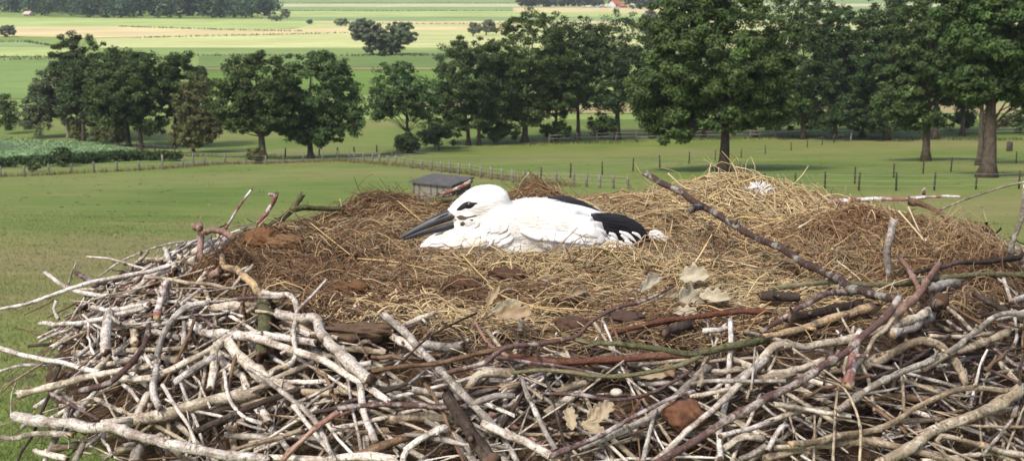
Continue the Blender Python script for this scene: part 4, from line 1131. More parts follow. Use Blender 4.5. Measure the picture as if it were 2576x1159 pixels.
WOVEN = [
    ('A', [(175, 405), (260, 455), (340, 482), (460, 492), (530, 480), (600, 420), (690, 382)], (10, 14), 'w', .05), ('A', [(160, 605), (280, 605), (420, 580), (540, 548), (600, 528)], (11, 12), 'w', .06),
    ('A', [(-10, 702), (100, 740), (240, 765), (400, 800)], (12, 13), 'w', .06), ('A', [(85, 890), (200, 860), (340, 825), (470, 795), (600, 770), (650, 758)], (16, 14), 'c', .06),
    ('A', [(445, 560), (430, 640), (425, 715)], (22, 25), 'w', .09), ('A', [(750, 600), (820, 650), (920, 650), (1050, 672)], (20, 24), 'w', .05), ('A', [(480, 830), (600, 825), (700, 790), (830, 720), (930, 668)], (16, 17), 'c', .05),
    ('A', [(655, 850), (700, 920), (760, 1010), (790, 1090)], (11, 10), 'w', .08), ('A', [(200, 885), (300, 940), (400, 990)], (12, 9), 'p', .09), ('A', [(10, 1060), (60, 1065), (150, 1050), (290, 1055)], (13, 16), 'g', .06),
    ('A', [(790, 1035), (900, 990), (1060, 930), (1200, 870)], (18, 16), 'd', .07), ('A', [(305, 400), (360, 430), (430, 446)], (12, 11), 'p', .05), ('A', [(350, 335), (440, 345), (530, 370), (595, 386)], (5, 7), 'w', .05),
    ('A', [(400, 412), (480, 360), (580, 318), (680, 285), (745, 274)], (5, 6), 'g', .05), ('A', [(660, 312), (705, 392)], (12, 16), 'w', .06), ('A', [(690, 320), (740, 345), (855, 272)], (14, 18), 'w', .05), ('A', [(760, 352), (840, 310), (928, 262)], (14, 16), 'w', .04),
    ('A', [(60, 620), (130, 640), (245, 667)], (4, 6), 'b', .05), ('A', [(100, 570), (160, 540), (212, 515)], (3, 4), 'b', .04), ('A', [(-10, 802), (80, 775), (225, 770)], (8, 9), 'g', .05), ('A', [(10, 880), (50, 840), (130, 790), (215, 738)], (4, 6), 't', .07),
    ('A', [(45, 975), (45, 900), (65, 840)], (5, 4), 't', .07), ('A', [(140, 1122), (280, 1148)], (14, 15), 'w', .05), ('A', [(700, 842), (760, 805), (860, 745)], (17, 15), 'g', .06), ('A', [(835, 872), (860, 800), (872, 705), (925, 668)], (19, 18), 'c', .05),
    ('A', [(915, 678), (970, 745), (1050, 810), (1190, 885)], (28, 30), 'c', .035), ('A', [(900, 790), (920, 900), (975, 975), (1060, 1005)], (9, 11), 'w', .08), ('A', [(860, 1142), (950, 1110), (1140, 1060)], (10, 13), 't', .10),
    ('A', [(465, 610), (560, 613), (685, 604)], (12, 12), 'w', .05), ('A', [(370, 540), (480, 552), (600, 526)], (12, 13), 'w', .06), ('A', [(525, 590), (538, 680)], (20, 22), 'c', .03), ('A', [(645, 590), (652, 510), (672, 440)], (17, 15), 'rw', .06),
    ('A', [(775, 558), (865, 622)], (9, 10), 'p', .05), ('A', [(742, 600), (738, 692)], (11, 14), 'g', .06), ('A', [(855, 540), (960, 532), (1060, 535)], (25, 24), 'c', .04), ('A', [(860, 516), (960, 505), (1150, 500)], (8, 9), 'p', .07),
    ('A', [(225, 512), (215, 552), (242, 592)], (8, 9), 'w', .04), ('A', [(275, 452), (290, 400), (307, 353)], (6, 5), 'g', .05), ('A', [(315, 640), (322, 540)], (9, 10), 'p', .03), ('A', [(208, 708), (275, 662)], (14, 14), 'w', .03),
    ('A', [(288, 758), (385, 688)], (13, 12), 'g', .03), ('A', [(180, 1165), (235, 1040), (295, 905)], (14, 14), 'g', .02), ('A', [(290, 1165), (345, 1075)], (15, 13), 'g', .06), ('A', [(545, 1170), (560, 1075)], (26, 24), 'g', .06),
    ('A', [(560, 985), (592, 890)], (22, 20), 'c', .03), ('A', [(380, 800), (440, 730)], (14, 12), 'c', .03), ('A', [(500, 850), (560, 920)], (12, 10), 'w', .03), ('A', [(370, 900), (500, 965)], (13, 12), 'c', .02), ('A', [(575, 720), (612, 790)], (10, 9), 'w', .07),
    ('A', [(215, 790), (350, 760), (430, 765)], (12, 12), 'c', .02), ('A', [(410, 770), (600, 745), (720, 760)], (14, 13), 'c', .02), ('A', [(690, 700), (850, 745)], (15, 16), 't', .02), ('A', [(300, 980), (390, 870)], (12, 11), 'w', .03),
    ('B', [(0, 650), (100, 660), (260, 692)], (18, 19), 'w', .05), ('B', [(100, 562), (180, 622), (245, 662)], (14, 15), 'w', .05), ('B', [(490, 800), (620, 777), (780, 757), (930, 722), (1060, 692)], (14, 13), 'b', .07),
    ('B', [(-10, 785), (60, 830), (180, 930), (260, 1020), (335, 1160)], (13, 15), 'g', .08), ('B', [(120, 1165), (230, 1050), (345, 962)], (14, 14), 'k', .10), ('B', [(155, 935), (250, 890), (330, 855)], (10, 9), 'g', .06),
    ('B', [(345, 942), (520, 932), (690, 940), (810, 950)], (13, 15), 'p', .07), ('B', [(430, 850), (450, 960), (495, 1075)], (17, 15), 'w', .06), ('B', [(550, 1003), (700, 978), (810, 992)], (20, 20), 't', .02), ('B', [(615, 1115), (700, 1060), (780, 1012)], (15, 16), 'w', .08),
    ('B', [(620, 1112), (610, 1175)], (15, 17), 'w', .08), ('B', [(930, 1000), (1043, 1060), (1140, 1105), (1235, 1150)], (20, 19), 'w', .08), ('B', [(-20, 1146), (200, 1152), (420, 1150), (600, 1160)], (16, 20), 'w', .06), ('B', [(690, 702), (860, 690)], (24, 24), 'g', .03),
    ('B', [(865, 875), (905, 815), (960, 795), (1060, 812)], (20, 24), 'c', .05), ('B', [(-10, 1085), (90, 1065), (205, 1028)], (11, 12), 'c', .06), ('B', [(895, 590), (950, 690), (1040, 742)], (8, 10), 'k', .06), ('B', [(200, 880), (350, 870), (450, 880)], (20, 18), 't', .02),
    ('B', [(560, 840), (700, 880), (860, 900)], (15, 15), 'g', .02), ('B', [(880, 940), (960, 905), (1060, 900)], (17, 15), 'g', .06), ('B', [(700, 1000), (840, 1080), (900, 1160)], (15, 14), 'g', .04), ('B', [(930, 920), (1060, 980)], (11, 12), 'w', .06), ('B', [(380, 1040), (560, 1030)], (17, 16), 't', .01),
    ('B', [(400, 1150), (560, 1085), (680, 1060)], (20, 22), 'b', .04), ('B', [(60, 830), (180, 850), (300, 835)], (14, 14), 'w', .03), ('B', [(560, 660), (640, 700), (700, 745)], (17, 20), 'w', .035), ('B', [(330, 695), (450, 720), (540, 725)], (17, 15), 't', .03), ('B', [(760, 600), (830, 640), (880, 720)], (6, 5), 'd', .06),
    ('C', [(150, 885), (300, 892), (450, 910), (600, 880), (750, 795)], (9, 8), 'p', .08), ('C', [(190, 1145), (400, 1050), (560, 960), (650, 912), (760, 876)], (15, 10), 'p', .10), ('C', [(290, 1115), (450, 1040), (560, 995), (640, 940), (810, 782)], (18, 17), 'g', .06),
    ('C', [(860, 1150), (878, 985), (900, 870), (915, 595)], (15, 12), 'w', .05), ('C', [(560, 1160), (585, 1050), (612, 945)], (13, 10), 'g', .07), ('C', [(70, 830), (120, 950), (205, 1115)], (14, 14), 'g', .07), ('C', [(170, 965), (300, 888)], (20, 18), 'g', .04), ('C', [(200, 885), (345, 838)], (16, 17), 't', .03),
    ('C', [(745, 902), (850, 880), (970, 845)], (14, 13), 'c', .05), ('C', [(800, 632), (905, 618)], (13, 13), 'w', .05), ('C', [(870, 1060), (950, 1032), (1060, 1005)], (14, 14), 'w', .06), ('C', [(1010, 700), (1003, 780), (995, 870)], (5, 6), 'g', .09), ('C', [(-20, 860), (60, 848)], (16, 16), 't', .04),
    ('C', [(640, 655), (760, 615)], (24, 26), 'd', .03), ('C', [(830, 795), (950, 792)], (13, 14), 'c', .05), ('C', [(-40, 760), (20, 830), (40, 800)], (8, 8), 'rw', .05), ('C', [(760, 860), (900, 800), (1043, 780)], (16, 16), 't', .02), ('C', [(0, 1070), (60, 1170)], (14, 14), 'g', .04), ('C', [(280, 760), (420, 745), (560, 780)], (18, 18), 'g', .02),
    ('C', [(950, 1155), (1043, 1110)], (14, 15), 'w', .06), ('C', [(870, 1120), (960, 1060), (1043, 1070)], (17, 16), 'c', .05), ('C', [(500, 990), (560, 900), (640, 870)], (6, 5), 'r', .06), ('C', [(460, 640), (560, 620), (700, 590)], (9, 8), 'b', .03),
    ('D', [(-10, 640), (120, 552), (250, 492), (345, 490)], (11, 17), 'p', .06), ('D', [(100, 582), (250, 560), (390, 528)], (26, 26), 'd', .04), ('D', [(-20, 488), (60, 495), (135, 506)], (22, 20), 'd', .04), ('D', [(-10, 655), (150, 628), (300, 580), (430, 535)], (16, 26), 'pt', .04),
    ('D', [(-20, 830), (150, 820), (300, 790), (420, 770), (560, 702), (650, 680), (720, 700), (780, 780), (802, 842)], (22, 20), 't', .04), ('D', [(640, 792), (760, 722), (900, 672), (975, 645)], (20, 18), 't', .07), ('D', [(30, 930), (200, 960), (345, 985)], (14, 12), 'c', .07),
    ('D', [(200, 822), (310, 860), (360, 940), (385, 1030), (386, 1165)], (6, 9), 't', .11), ('D', [(275, 1165), (285, 970), (297, 855)], (9, 8), 't', .09), ('D', [(735, 528), (880, 612)], (8, 9), 'b', .05), ('D', [(555, 828), (705, 882)], (10, 11), 't', .05), ('D', [(530, 1005), (725, 988)], (14, 14), 't', .04),
    ('D', [(860, 1100), (1060, 1145)], (18, 17), 'c', .06), ('D', [(380, 1068), (550, 1100), (790, 1155)], (19, 18), 't', .04), ('D', [(960, 428), (992, 522)], (10, 11), 'w', .06), ('D', [(1000, 525), (1060, 485)], (14, 16), 'w', .05), ('D', [(925, 590), (1060, 555)], (14, 13), 'w', .04),
    ('D', [(660, 655), (800, 658), (910, 648)], (10, 11), 'c', .05), ('D', [(-10, 1015), (120, 960), (255, 940)], (15, 14), 'c', .04), ('D', [(-10, 1145), (200, 1100), (460, 1078)], (20, 20), 't', .03), ('D', [(30, 1102), (165, 1095)], (13, 13), 'c', .06), ('D', [(15, 1110), (55, 1030), (85, 1008)], (13, 15), 'w', .08),
    ('D', [(500, 640), (580, 605), (650, 560)], (30, 34), 'w', .045), ('D', [(380, 780), (540, 715)], (24, 22), 't', .02), ('D', [(1000, 560), (1010, 660), (1000, 720)], (8, 9), 'g', .03), ('D', [(1000, 980), (1020, 900), (1043, 860)], (14, 14), 'g', .04), ('D', [(740, 1160), (700, 1060), (850, 1090), (1060, 1200)], (14, 15), 't', .04),
    ('D', [(840, 930), (860, 820), (905, 690)], (10, 9), 'p', .04), ('D', [(870, 1140), (940, 1060), (1000, 990)], (10, 9), 'g', .07), ('D', [(560, 960), (555, 850), (545, 800)], (8, 9), 't', .06), ('D', [(800, 1010), (930, 1020), (1060, 1025)], (8, 9), 't', .06), ('D', [(330, 820), (320, 780), (360, 620)], (8, 9), 'c', .05),
    ('D', [(650, 470), (720, 440), (775, 420)], (20, 27), 'g', .04), ('D', [(240, 760), (120, 790), (0, 800)], (17, 16), 'c', .05), ('D', [(60, 870), (180, 940), (290, 1010)], (12, 12), 't', .03),
]
for fr, pts, rad, mk, lf in WOVEN:
    traced(fr, pts, rad, mk, lift=lf)
M_HEART = plain("sawn branch end", (0.13, 0.075, 0.045), .25, 30)

# filler sticks woven all round the wall
def filler(n_big, n_small):
    r = np.random.default_rng(21)
    keys = ['w', 'c', 't', 'g', 'p', 'b', 'd', 'rw', 'k']
    small = {}
    for i in range(n_big + n_small):
        big = i < n_big
        # mostly on the side that faces the camera and the left flank
        th = r.uniform(math.radians(165), math.radians(385)) if (big or r.random() < .75) else r.uniform(0, 2 * math.pi)
        rad = r.uniform(1.02, 1.42) if th > math.radians(212) else r.uniform(1.02, 1.27)
        ox, oy = math.cos(th), math.sin(th)
        px, py = NX + rad * RX * ox, NY + rad * RY * oy
        tang = np.array([-RX * oy, RY * ox, 0]); tang /= np.linalg.norm(tang)
        outw = np.array([ox / RX, oy / RY, 0]); outw /= np.linalg.norm(outw)
        L = r.uniform(.22, .6) if big else r.uniform(.10, .45)
        a = r.normal(0, .55) if r.random() < .75 else r.uniform(-1.5, 1.5)
        d = tang * math.cos(a) + outw * math.sin(a)
        pts = []
        bend = r.normal(0, .12)
        lift = r.uniform(-.045, .03) if big else r.uniform(-.05, .055)
        for t in np.linspace(-.5, .5, 5):
            q = np.array([px, py, 0]) + d * L * t + np.cross(d, [0, 0, 1]) * bend * L * (t * t - .1)
            pts.append((q[0], q[1]))
        zz = np.array([float(nest_top(*q)) for q in pts])
        # keep it nearly straight
        t = np.linspace(-.5, .5, 5)
        zf = np.polyval(np.polyfit(t, zz, 1), t)
        zf = zf + max(0, (zz - zf).max() * .5) + lift + r.normal(0, .03) * t
        P = np.array([(q[0], q[1], z) for q, z in zip(pts, zf)])
        R0 = r.uniform(.0042, .0095) if big else r.uniform(.0015, .0055)
        left = px < 0.1
        mk = r.choice(keys, p=([.28, .24, .12, .18, .06, .05, .03, .03, .01] if left else [.06, .16, .30, .22, .07, .08, .06, .02, .03]) if big else ([.14, .14, .22, .22, .06, .12, .08, .01, .01] if left else [.03, .07, .30, .20, .06, .19, .13, .01, .01]))
        R1 = R0 * r.uniform(.65, .95)
        if big:
            V, F, mi, mats, bk = stick_mesh([P], [(R0, R1)], mk, r)
            add_mesh('stick', np_mesh('stick', rel(V, nest), F, None, True, mats, mi, bk), nest)
        else:
            p = catmull(P, 8); rr = np.linspace(R0, R1, 8) * (1 + .12 * r.normal(size=8))
            p = p + r.normal(0, 1, p.shape) * R0 * .5
            small.setdefault(mk, []).append((p, rr))
    vs, fs, cs, mi, off, mats = [], [], [], [], 0, []
    for j, (mk, lst) in enumerate(small.items()):
        V, F, C = tubes(np.array([a for a, b in lst]), np.array([b for a, b in lst]), 6)
        vs.append(V); fs.append(F + off); off += len(V); mi.append(np.full(len(F), j)); mats.append(M_ST[mk])
    me = np_mesh('twigs', rel(np.vstack(vs), nest), [np.vstack(fs)], None, True, mats, np.concatenate(mi))
    setp(add_mesh('twigs', me, nest), kind='stuff')
filler(165, 1000)

# ------------------------------------------------------------------ straw and roots lining the nest
GOLD = np.array((.46, .35, .185)); TAN = np.array((.375, .262, .135)); BRN = np.array((.135, .077, .040)); RED = np.array((.185, .10, .052)); GRY = np.array((.30, .235, .155)); PALES = np.array((.56, .45, .27))
ZONES = [(-.48, 4.75, .22, .16, 'brn'), (-.90, 3.72, .16, .16, 'brn'), (-.83, 4.30, .16, .14, 'brn'), (-.55, 3.65, .35, .2, 'brn'), (1.10, 4.22, .16, .14, 'red'), (-.05, 3.42, .30, .12, 'brn'), (1.3, 3.7, .25, .2, 'brn'),
         (.09, 4.9, .13, .12, 'brn'), (-.62, 3.95, .24, .22, 'brn'), (-.35, 3.28, .3, .12, 'brn'), (.45, 3.2, .35, .08, 'brn'), (.80, 4.72, .50, .22, 'gold'), (.20, 3.80, .42, .11, 'gold'), (.65, 3.5, .3, .15, 'gold'), (-.1, 3.25, .25, .1, 'gold'), (1.0, 4.5, .5, .15, 'gold')]

def straw(n, seed, length, radius, lift, name, mix=None, area=None, up=0.0, sides=3):
    r = np.random.default_rng(seed)
    if area is None:
        a = r.uniform(0, 2 * math.pi, n * 2); q = np.sqrt(r.random(n * 2)) * .97
        X = NX + q * RX * np.cos(a); Y = NY + q * RY * np.sin(a)
        X, Y = X[:n], Y[:n]
    else:
        k = r.integers(0, len(area), n)
        ar = np.array(area)[k]
        X = ar[:, 0] + r.normal(0, 1, n) * ar[:, 2]; Y = ar[:, 1] + r.normal(0, 1, n) * ar[:, 3]
    L = length * r.uniform(.35, 1.4, n)
    ang = r.uniform(0, math.pi, n)
    base_ang = np.arctan2((Y - NY) / RY ** 2, (X - NX) / RX ** 2) + math.pi / 2
    sel = r.random(n) < .55
    ang = np.where(sel, base_ang + r.normal(0, .45, n), ang)
    curv = r.normal(0, {'straw_heap': 2.2, 'loose_straw': 2.6}.get(name, 1.1), n) / np.maximum(L / length, .4)
    K = 5
    t = np.linspace(-.5, .5, K)
    th = ang[:, None] + curv[:, None] * t[None]
    dx = np.cos(th) * (L / K)[:, None]; dy = np.sin(th) * (L / K)[:, None]
    px = X[:, None] + np.cumsum(dx, 1) - dx.sum(1, keepdims=True) / 2
    py = Y[:, None] + np.cumsum(dy, 1) - dy.sum(1, keepdims=True) / 2
    lf = lift * r.random(n) ** 1.6
    z = nest_top(px, py) + lf[:, None] + r.normal(0, .25, n)[:, None] * t[None] * L[:, None] * .35
    arch = np.abs(r.normal(0, 1, n)) * (.55 if name == 'loose_straw' else .12) * L
    z = z + arch[:, None] * (1 - (2 * t[None]) ** 2) * r.choice([0, 1], n, p=[.5, .5])[:, None]
    if up:
        s = r.random(n) < up
        z = z + np.where(s[:, None], (t[None] + .5) ** 1.4 * L[:, None] * r.uniform(.3, .85, n)[:, None], 0)
    z = np.maximum(z, nest_top(px, py) - .006)
    over = np.clip((nest_r(px, py) - .97) / .1, 0, 1)
    z = z - .05 * over
    P = np.stack([px, py, z], -1)
    R = radius * r.uniform(.5, 1.5, n)[:, None] * np.linspace(1, .7, K)[None]
    V, F, C = tubes(P, R, sides, False)
    # colour of each blade by the kind of litter that lies there
    c = np.where((r.random(n) < .3)[:, None], GRY, TAN)
    c = np.where((r.random(n) < .14)[:, None], GOLD, c)
    c = np.where((r.random(n) < .30)[:, None], BRN * 1.35, c)
    for zx, zy, sx, sy, kind in ZONES:
        w = np.exp(-((X - zx) / sx) ** 2 - ((Y - zy) / sy) ** 2)
        hit = r.random(n) < 0.9 * w
        base = {'brn': BRN, 'red': RED, 'gold': GOLD}[kind]
        alt = {'brn': BRN * 1.6, 'red': RED * 1.3, 'gold': PALES}[kind]
        c = np.where(hit[:, None], np.where((r.random(n) < .3)[:, None], alt, base), c)
    if mix is not None: c = np.where((r.random(n) < .8)[:, None], np.array(mix), c)
    c = c * np.clip(r.normal(1, .22, n), .5, 1.6)[:, None]
    me = np_mesh(name, rel(V, nest), [F], np.repeat(c, K * sides, 0), True, [M_BLADE])
    return setp(add_mesh(name, me, nest), kind='stuff')

straw(36000, 31, .07, .0013, .014, 'straw')
straw(5200, 32, .15, .0018, .018, 'long_straw')
straw(7000, 33, .085, .0011, .035, 'root_fibres', mix=None, area=[(-.48, 4.73, .12, .07), (-.86, 3.72, .08, .06), (-.5, 3.62, .25, .10), (.09, 4.9, .08, .06), (1.12, 4.2, .14, .1), (1.4, 3.75, .15, .15), (1.45, 4.05, .14, .14)], up=.10)
straw(4200, 34, .15, .0019, .035, 'straw_heap', area=[(.80, 4.72, .28, .10), (1.0, 4.55, .28, .1), (.2, 3.80, .28, .035), (.5, 3.78, .12, .04), (.85, 4.78, .14, .07), (.75, 4.35, .3, .1), (1.15, 4.4, .2, .1)], up=.012)
straw(330, 35, .07, .0010, .03, 'wispy_stems', mix=(.26, .22, .16), area=[(.12, 3.92, .16, .04), (-.15, 3.96, .10, .03), (.55, 3.98, .08, .04), (1.0, 4.6, .08, .06), (.3, 3.9, .2, .03)], up=.30)
_fr = [(NX + q * RX * math.cos(t), NY + q * RY * math.sin(t), .12, .08) for q in (1.05, 1.14, 1.22, 1.30) for t in np.radians(np.arange(165, 386, 11))]
straw(6500, 36, .10, .0012, .03, 'wall_fibres', mix=(.13, .098, .072), area=_fr)
straw(230, 38, .07, .0018, .010, 'loose_straw', mix=(.50, .40, .235), area=[(.80, 4.70, .28, .10), (.86, 4.76, .14, .05), (1.1, 4.45, .2, .1)])
straw(260, 37, .022, .0022, .02, 'down_flecks', mix=(.75, .74, .72))
# ------------------------------------------------------------------ the stork
YS = 4.22
def stork():
    base = at(1360, 636, 4.2); base.z = float(nest_top(base.x, base.y))
    root = empty('stork', base, 'young white stork with black wing tips lying in the straw, dark bill pointing left', 'stork')
    s = mpp(at(1360, 580, YS))
    def E(x, y, w, rx, ry, rz, tilt=0):
        return (x, y, w, rx, ry, rz, tilt)
    ells = [E(1405, 590, 0, 175, 90, 98, 9), E(1350, 585, 0, 130, 88, 96, 4), E(1530, 607, 8, 105, 52, 66, 12), E(1285, 585, -8, 74, 78, 88), E(1248, 556, -24, 56, 62, 56),
            E(1217, 512, -30, 63, 46.5, 42, -6), E(1232, 505, -28, 50, 41, 42), E(1170, 520, -30, 48, 28, 30, -36), E(1135, 538, -30, 26, 15, 18, -36), E(1190, 549, -34, 46, 29, 34), E(1158, 565, -34, 26, 15, 20, 10),
            E(1185, 606, -30, 92, 40, 62, -8), E(1105, 613, -34, 52, 17, 34, -14), E(1330, 618, -58, 90, 40, 40), E(1470, 622, -60, 100, 34, 38, 4), E(1385, 580, -84, 140, 54, 26, 9)]
    bm = bmesh.new()
    for (x, y, w, rx, ry, rz, tilt) in ells:
        c = at(x, y, YS + w * s)
        M = Matrix.Translation(c) @ Matrix.Rotation(math.radians(tilt), 4, 'Y') @ Matrix.Diagonal((rx * s, rz * s, ry * s, 1))
        bmesh.ops.create_icosphere(bm, subdivisions=4, radius=1.0, matrix=M)
    me = bpy.data.meshes.new('stork_union'); bm.to_mesh(me); bm.free()
    tmp = bpy.data.objects.new('stork_union', me); COL.objects.link(tmp)
    md = tmp.modifiers.new('r', 'REMESH'); md.mode = 'VOXEL'; md.voxel_size = 0.0050
    ms = tmp.modifiers.new('s', 'SMOOTH'); ms.iterations = 14; ms.factor = 0.5
    dg = bpy.context.evaluated_depsgraph_get(); dg.update()
    ev = tmp.evaluated_get(dg)
    body_me = bpy.data.meshes.new_from_object(ev)
    bpy.data.objects.remove(tmp, do_unlink=True)
    n = len(body_me.vertices)
    co = np.empty(n * 3); body_me.vertices.foreach_get('co', co); co = co.reshape(-1, 3)
    no = np.empty(n * 3); body_me.vertices.foreach_get('normal', no); no = no.reshape(-1, 3)
    r = np.random.default_rng(41)
    rel0 = (co - np.array(base)) / s
    # ruffled plumage
    ruff = (np.sin(rel0[:, 0] * .11 + rel0[:, 2] * .05 + 1.5 * np.sin(rel0[:, 2] * .07)) * np.sin(rel0[:, 2] * .16 + rel0[:, 0] * .03) * .8 + .5 * np.sin(rel0[:, 0] * .33 + rel0[:, 2] * .4) * np.sin(rel0[:, 2] * .3))
    amp = np.clip((rel0[:, 0] + 130) / 60, .25, 1)
    co = co + no * (ruff * amp * 1.1 * s)[:, None]
    tris = np.empty(0)
    polys = [list(p.vertices) for p in body_me.polygons]
    bvh = BVHTree.FromPolygons([Vector(c) for c in co], polys)
    body_me.vertices.foreach_set('co', (co - np.array(base)).ravel())
    body_me.polygons.foreach_set('use_smooth', np.ones(len(body_me.polygons), bool))
    body_me.name = 'stork_body'
    m, nt, b = new_mat("white plumage")
    n1 = noise(nt, 7, 3, .5); n2 = noise(nt, 45, 4, .7, stretch=(.35, .6, 1)); n3 = noise(nt, 220, 2, .6, stretch=(.25, .6, 1))
    c = ramp(nt, n1, [(.35, (.76, .72, .63)), (.62, (.83, .82, .79))])
    c = mixc(nt, .6, c, ramp(nt, n2, [(.3, (.93, .92, .90)), (.6, (1, 1, 1))]), 'MULTIPLY')
    nt.links.new(c, b.inputs['Base Color']); b.inputs['Roughness'].default_value = .85; b.inputs['Specular IOR Level'].default_value = .1
    b.inputs['Sheen Weight'].default_value = .15
    mx = nt.nodes.new('ShaderNodeMath'); nt.links.new(n2, mx.inputs[0]); nt.links.new(n3, mx.inputs[1])
    bump(nt, b, mx.outputs[0], .55, .006)
    add_mesh('body', body_me, root, m)
    M_WF, ntf, bf = new_mat("white feather")
    nf = noise(ntf, 160, 3, .7, stretch=(.2, 1, 1)); ntf.links.new(ramp(ntf, nf, [(.3, (.72, .71, .69)), (.7, (.83, .83, .82))]), bf.inputs['Base Color'])
    bump(ntf, bf, nf, .4, .002); bf.inputs['Specular IOR Level'].default_value = .1
    M_CF, ntf, bf = new_mat("cream feather")
    nf = noise(ntf, 120, 3, .7); ntf.links.new(ramp(ntf, nf, [(.3, (.62, .54, .42)), (.7, (.80, .76, .68))]), bf.inputs['Base Color'])
    M_BF, ntf, bf = new_mat("black flight feather")
    nf = noise(ntf, 150, 3, .7, stretch=(.2, 1, 1)); ntf.links.new(ramp(ntf, nf, [(.3, (.010, .011, .014)), (.7, (.022, .023, .028))]), bf.inputs['Base Color'])
    bump(ntf, bf, nf, .5, .002); bf.inputs['Roughness'].default_value = .5; bf.inputs['Specular IOR Level'].default_value = .35

    def hit(x, y, Yf=None):
        d = ray(x, y)
        h = bvh.ray_cast(CAM, d.normalized())
        if h[0] is not None: return h[0], h[1]
        return (at(x, y, Yf if Yf is not None else YS), Vector((0, -1, .2)))

    def feather(name, pts, wid, mat, off=.003, off1=None, Y=None, tipshape='round', notch=0.0, arch=.18, K=9, smoothd=True):
        """curved vane: pts in the photograph, wid half width in picture units"""
        off1 = off if off1 is None else off1
        p = catmull(np.array(pts, float), K)
        W = []
        for i, q in enumerate(p):
            t = i / (K - 1)
            if Y is not None:
                c = at(q[0], q[1], Y[0] + (Y[1] - Y[0]) * t); nn = Vector((0, -1, .2))
            else:
                c, nn = hit(q[0], q[1]); c = c + nn * (off + (off1 - off) * t)
            W.append(np.array(c))
        W = np.array(W)
        if smoothd and Y is None:
            u = np.linspace(0, 1, K); yy = np.polyval(np.polyfit(u, W[:, 1], 2), u)
            W = np.array([at(q[0], q[1], min(a, b_ + .002)) for q, a, b_ in zip(p, yy, W[:, 1])])
        d = np.gradient(W, axis=0); d = unit(d)
        view = np.array([0, -1, .25])
        side = unit(np.cross(d, view)); up = np.cross(side, d)
        u = np.linspace(0, 1, K)
        if tipshape == 'round': prof = np.minimum(1, .55 + 1.1 * u) * np.sqrt(np.clip(1 - np.clip((u - .72) / .28, 0, 1) ** 2.2, 0.0004, 1))
        else: prof = np.minimum(1, .45 + 1.6 * u) * np.clip(1 - np.clip((u - .45) / .55, 0, 1) ** 1.5, .03, 1)
        hw = wid * s * prof
        cols = np.array([-1, -.55, 0, .55, 1.0])
        V = []
        for k in cols:
            bulge = arch * wid * s * (1 - k * k)
            q = W + side * (hw * k)[:, None] + up * bulge
            if notch: q = q + d * (r.normal(0, notch * s, K))[:, None] * abs(k)
            V.append(q)
        top = np.stack(V, 1)
        th = .0009
        bot = top - up[:, None, :] * th
        A = np.concatenate([top.reshape(-1, 3), bot.reshape(-1, 3)])
        i = np.arange(K * 5).reshape(K, 5)
        ft = np.stack([i[:-1, :-1], i[:-1, 1:], i[1:, 1:], i[1:, :-1]], -1).reshape(-1, 4)
        fb = ft[:, ::-1] + K * 5
        ring = np.concatenate([i[0, :], i[1:, -1], i[-1, -2::-1], i[-2:0:-1, 0]])
        r2 = np.roll(ring, -1)
        fe = np.stack([ring, ring + K * 5, r2 + K * 5, r2], -1)
        return add_mesh(name, np_mesh(name, rel(A, root), [ft, fb, fe], None, True, [mat]), root)

    # far wing: black secondaries showing along the back
    for pts, w in (([(1378, 496), (1420, 499.5), (1462, 510), (1508, 529)], 6.5), ([(1396, 499), (1440, 507), (1480, 519), (1516, 534)], 5.5), ([(1415, 503), (1450, 510), (1500, 528)], 5)):
        feather('far_wing_feather', pts, w, M_BF, .004, .010, Y=(YS - .035, YS - .03), tipshape='point')
    # white scapulars and tertials over the back
    for pts, w in (([(1380, 512), (1440, 521), (1500, 535), (1558, 551)], 8), ([(1400, 517), (1470, 531), (1545, 549)], 9), ([(1420, 522), (1490, 536), (1562, 551)], 7), ([(1345, 512), (1410, 520), (1470, 533)], 12), ([(1360, 526), (1430, 532), (1500, 545)], 12)):
        feather('tertial', pts, w, M_WF, .004, .009, tipshape='point', notch=.8)
    # near wing: black flight feathers, uppermost last
    tips = [((1505, 585), (1552, 600), (1598, 640), 9), ((1510, 580), (1565, 596), (1618, 640), 9), ((1510, 575), (1570, 588), (1622, 634), 10), ((1505, 570), (1575, 580), (1628, 626), 10), ((1505, 562), (1575, 572), (1634, 620), 11),
            ((1500, 556), (1580, 566), (1638, 612), 11), ((1495, 550), (1576, 557), (1633, 598), 11), ((1490, 545), (1566, 551), (1625, 581), 10), ((1486, 541), (1550, 547), (1606, 562), 8)]
    for i, (a, b_, c, w) in enumerate(tips):
        feather('flight_feather', [a, ((a[0] + b_[0]) / 2, (a[1] + b_[1]) / 2 - 2), b_, c], w, M_BF, Y=(YS - .088 - .0022 * i, YS - .052 - .0022 * i), tipshape='round', arch=.35)
    for pts, w in (([(1600, 596), (1650, 612), (1695, 624)], 7), ([(1590, 604), (1640, 620), (1675, 628)], 8)):
        feather('flight_feather', pts, w, M_BF, Y=(YS - .05, YS - .01), tipshape='point')
    # pale edges between the flight feathers
    for pts, w in (([(1558, 582), (1580, 591), (1604, 612)], 5), ([(1562, 590), (1578, 604), (1586, 626)], 5), ([(1590, 584), (1606, 592), (1616, 606)], 4), ([(1532, 586), (1545, 592), (1556, 606)], 5), ([(1572, 604), (1590, 618), (1596, 634)], 6)):
        feather('pale_edged_feather', pts, w, M_WF, Y=(YS - .115, YS - .105), tipshape='point')
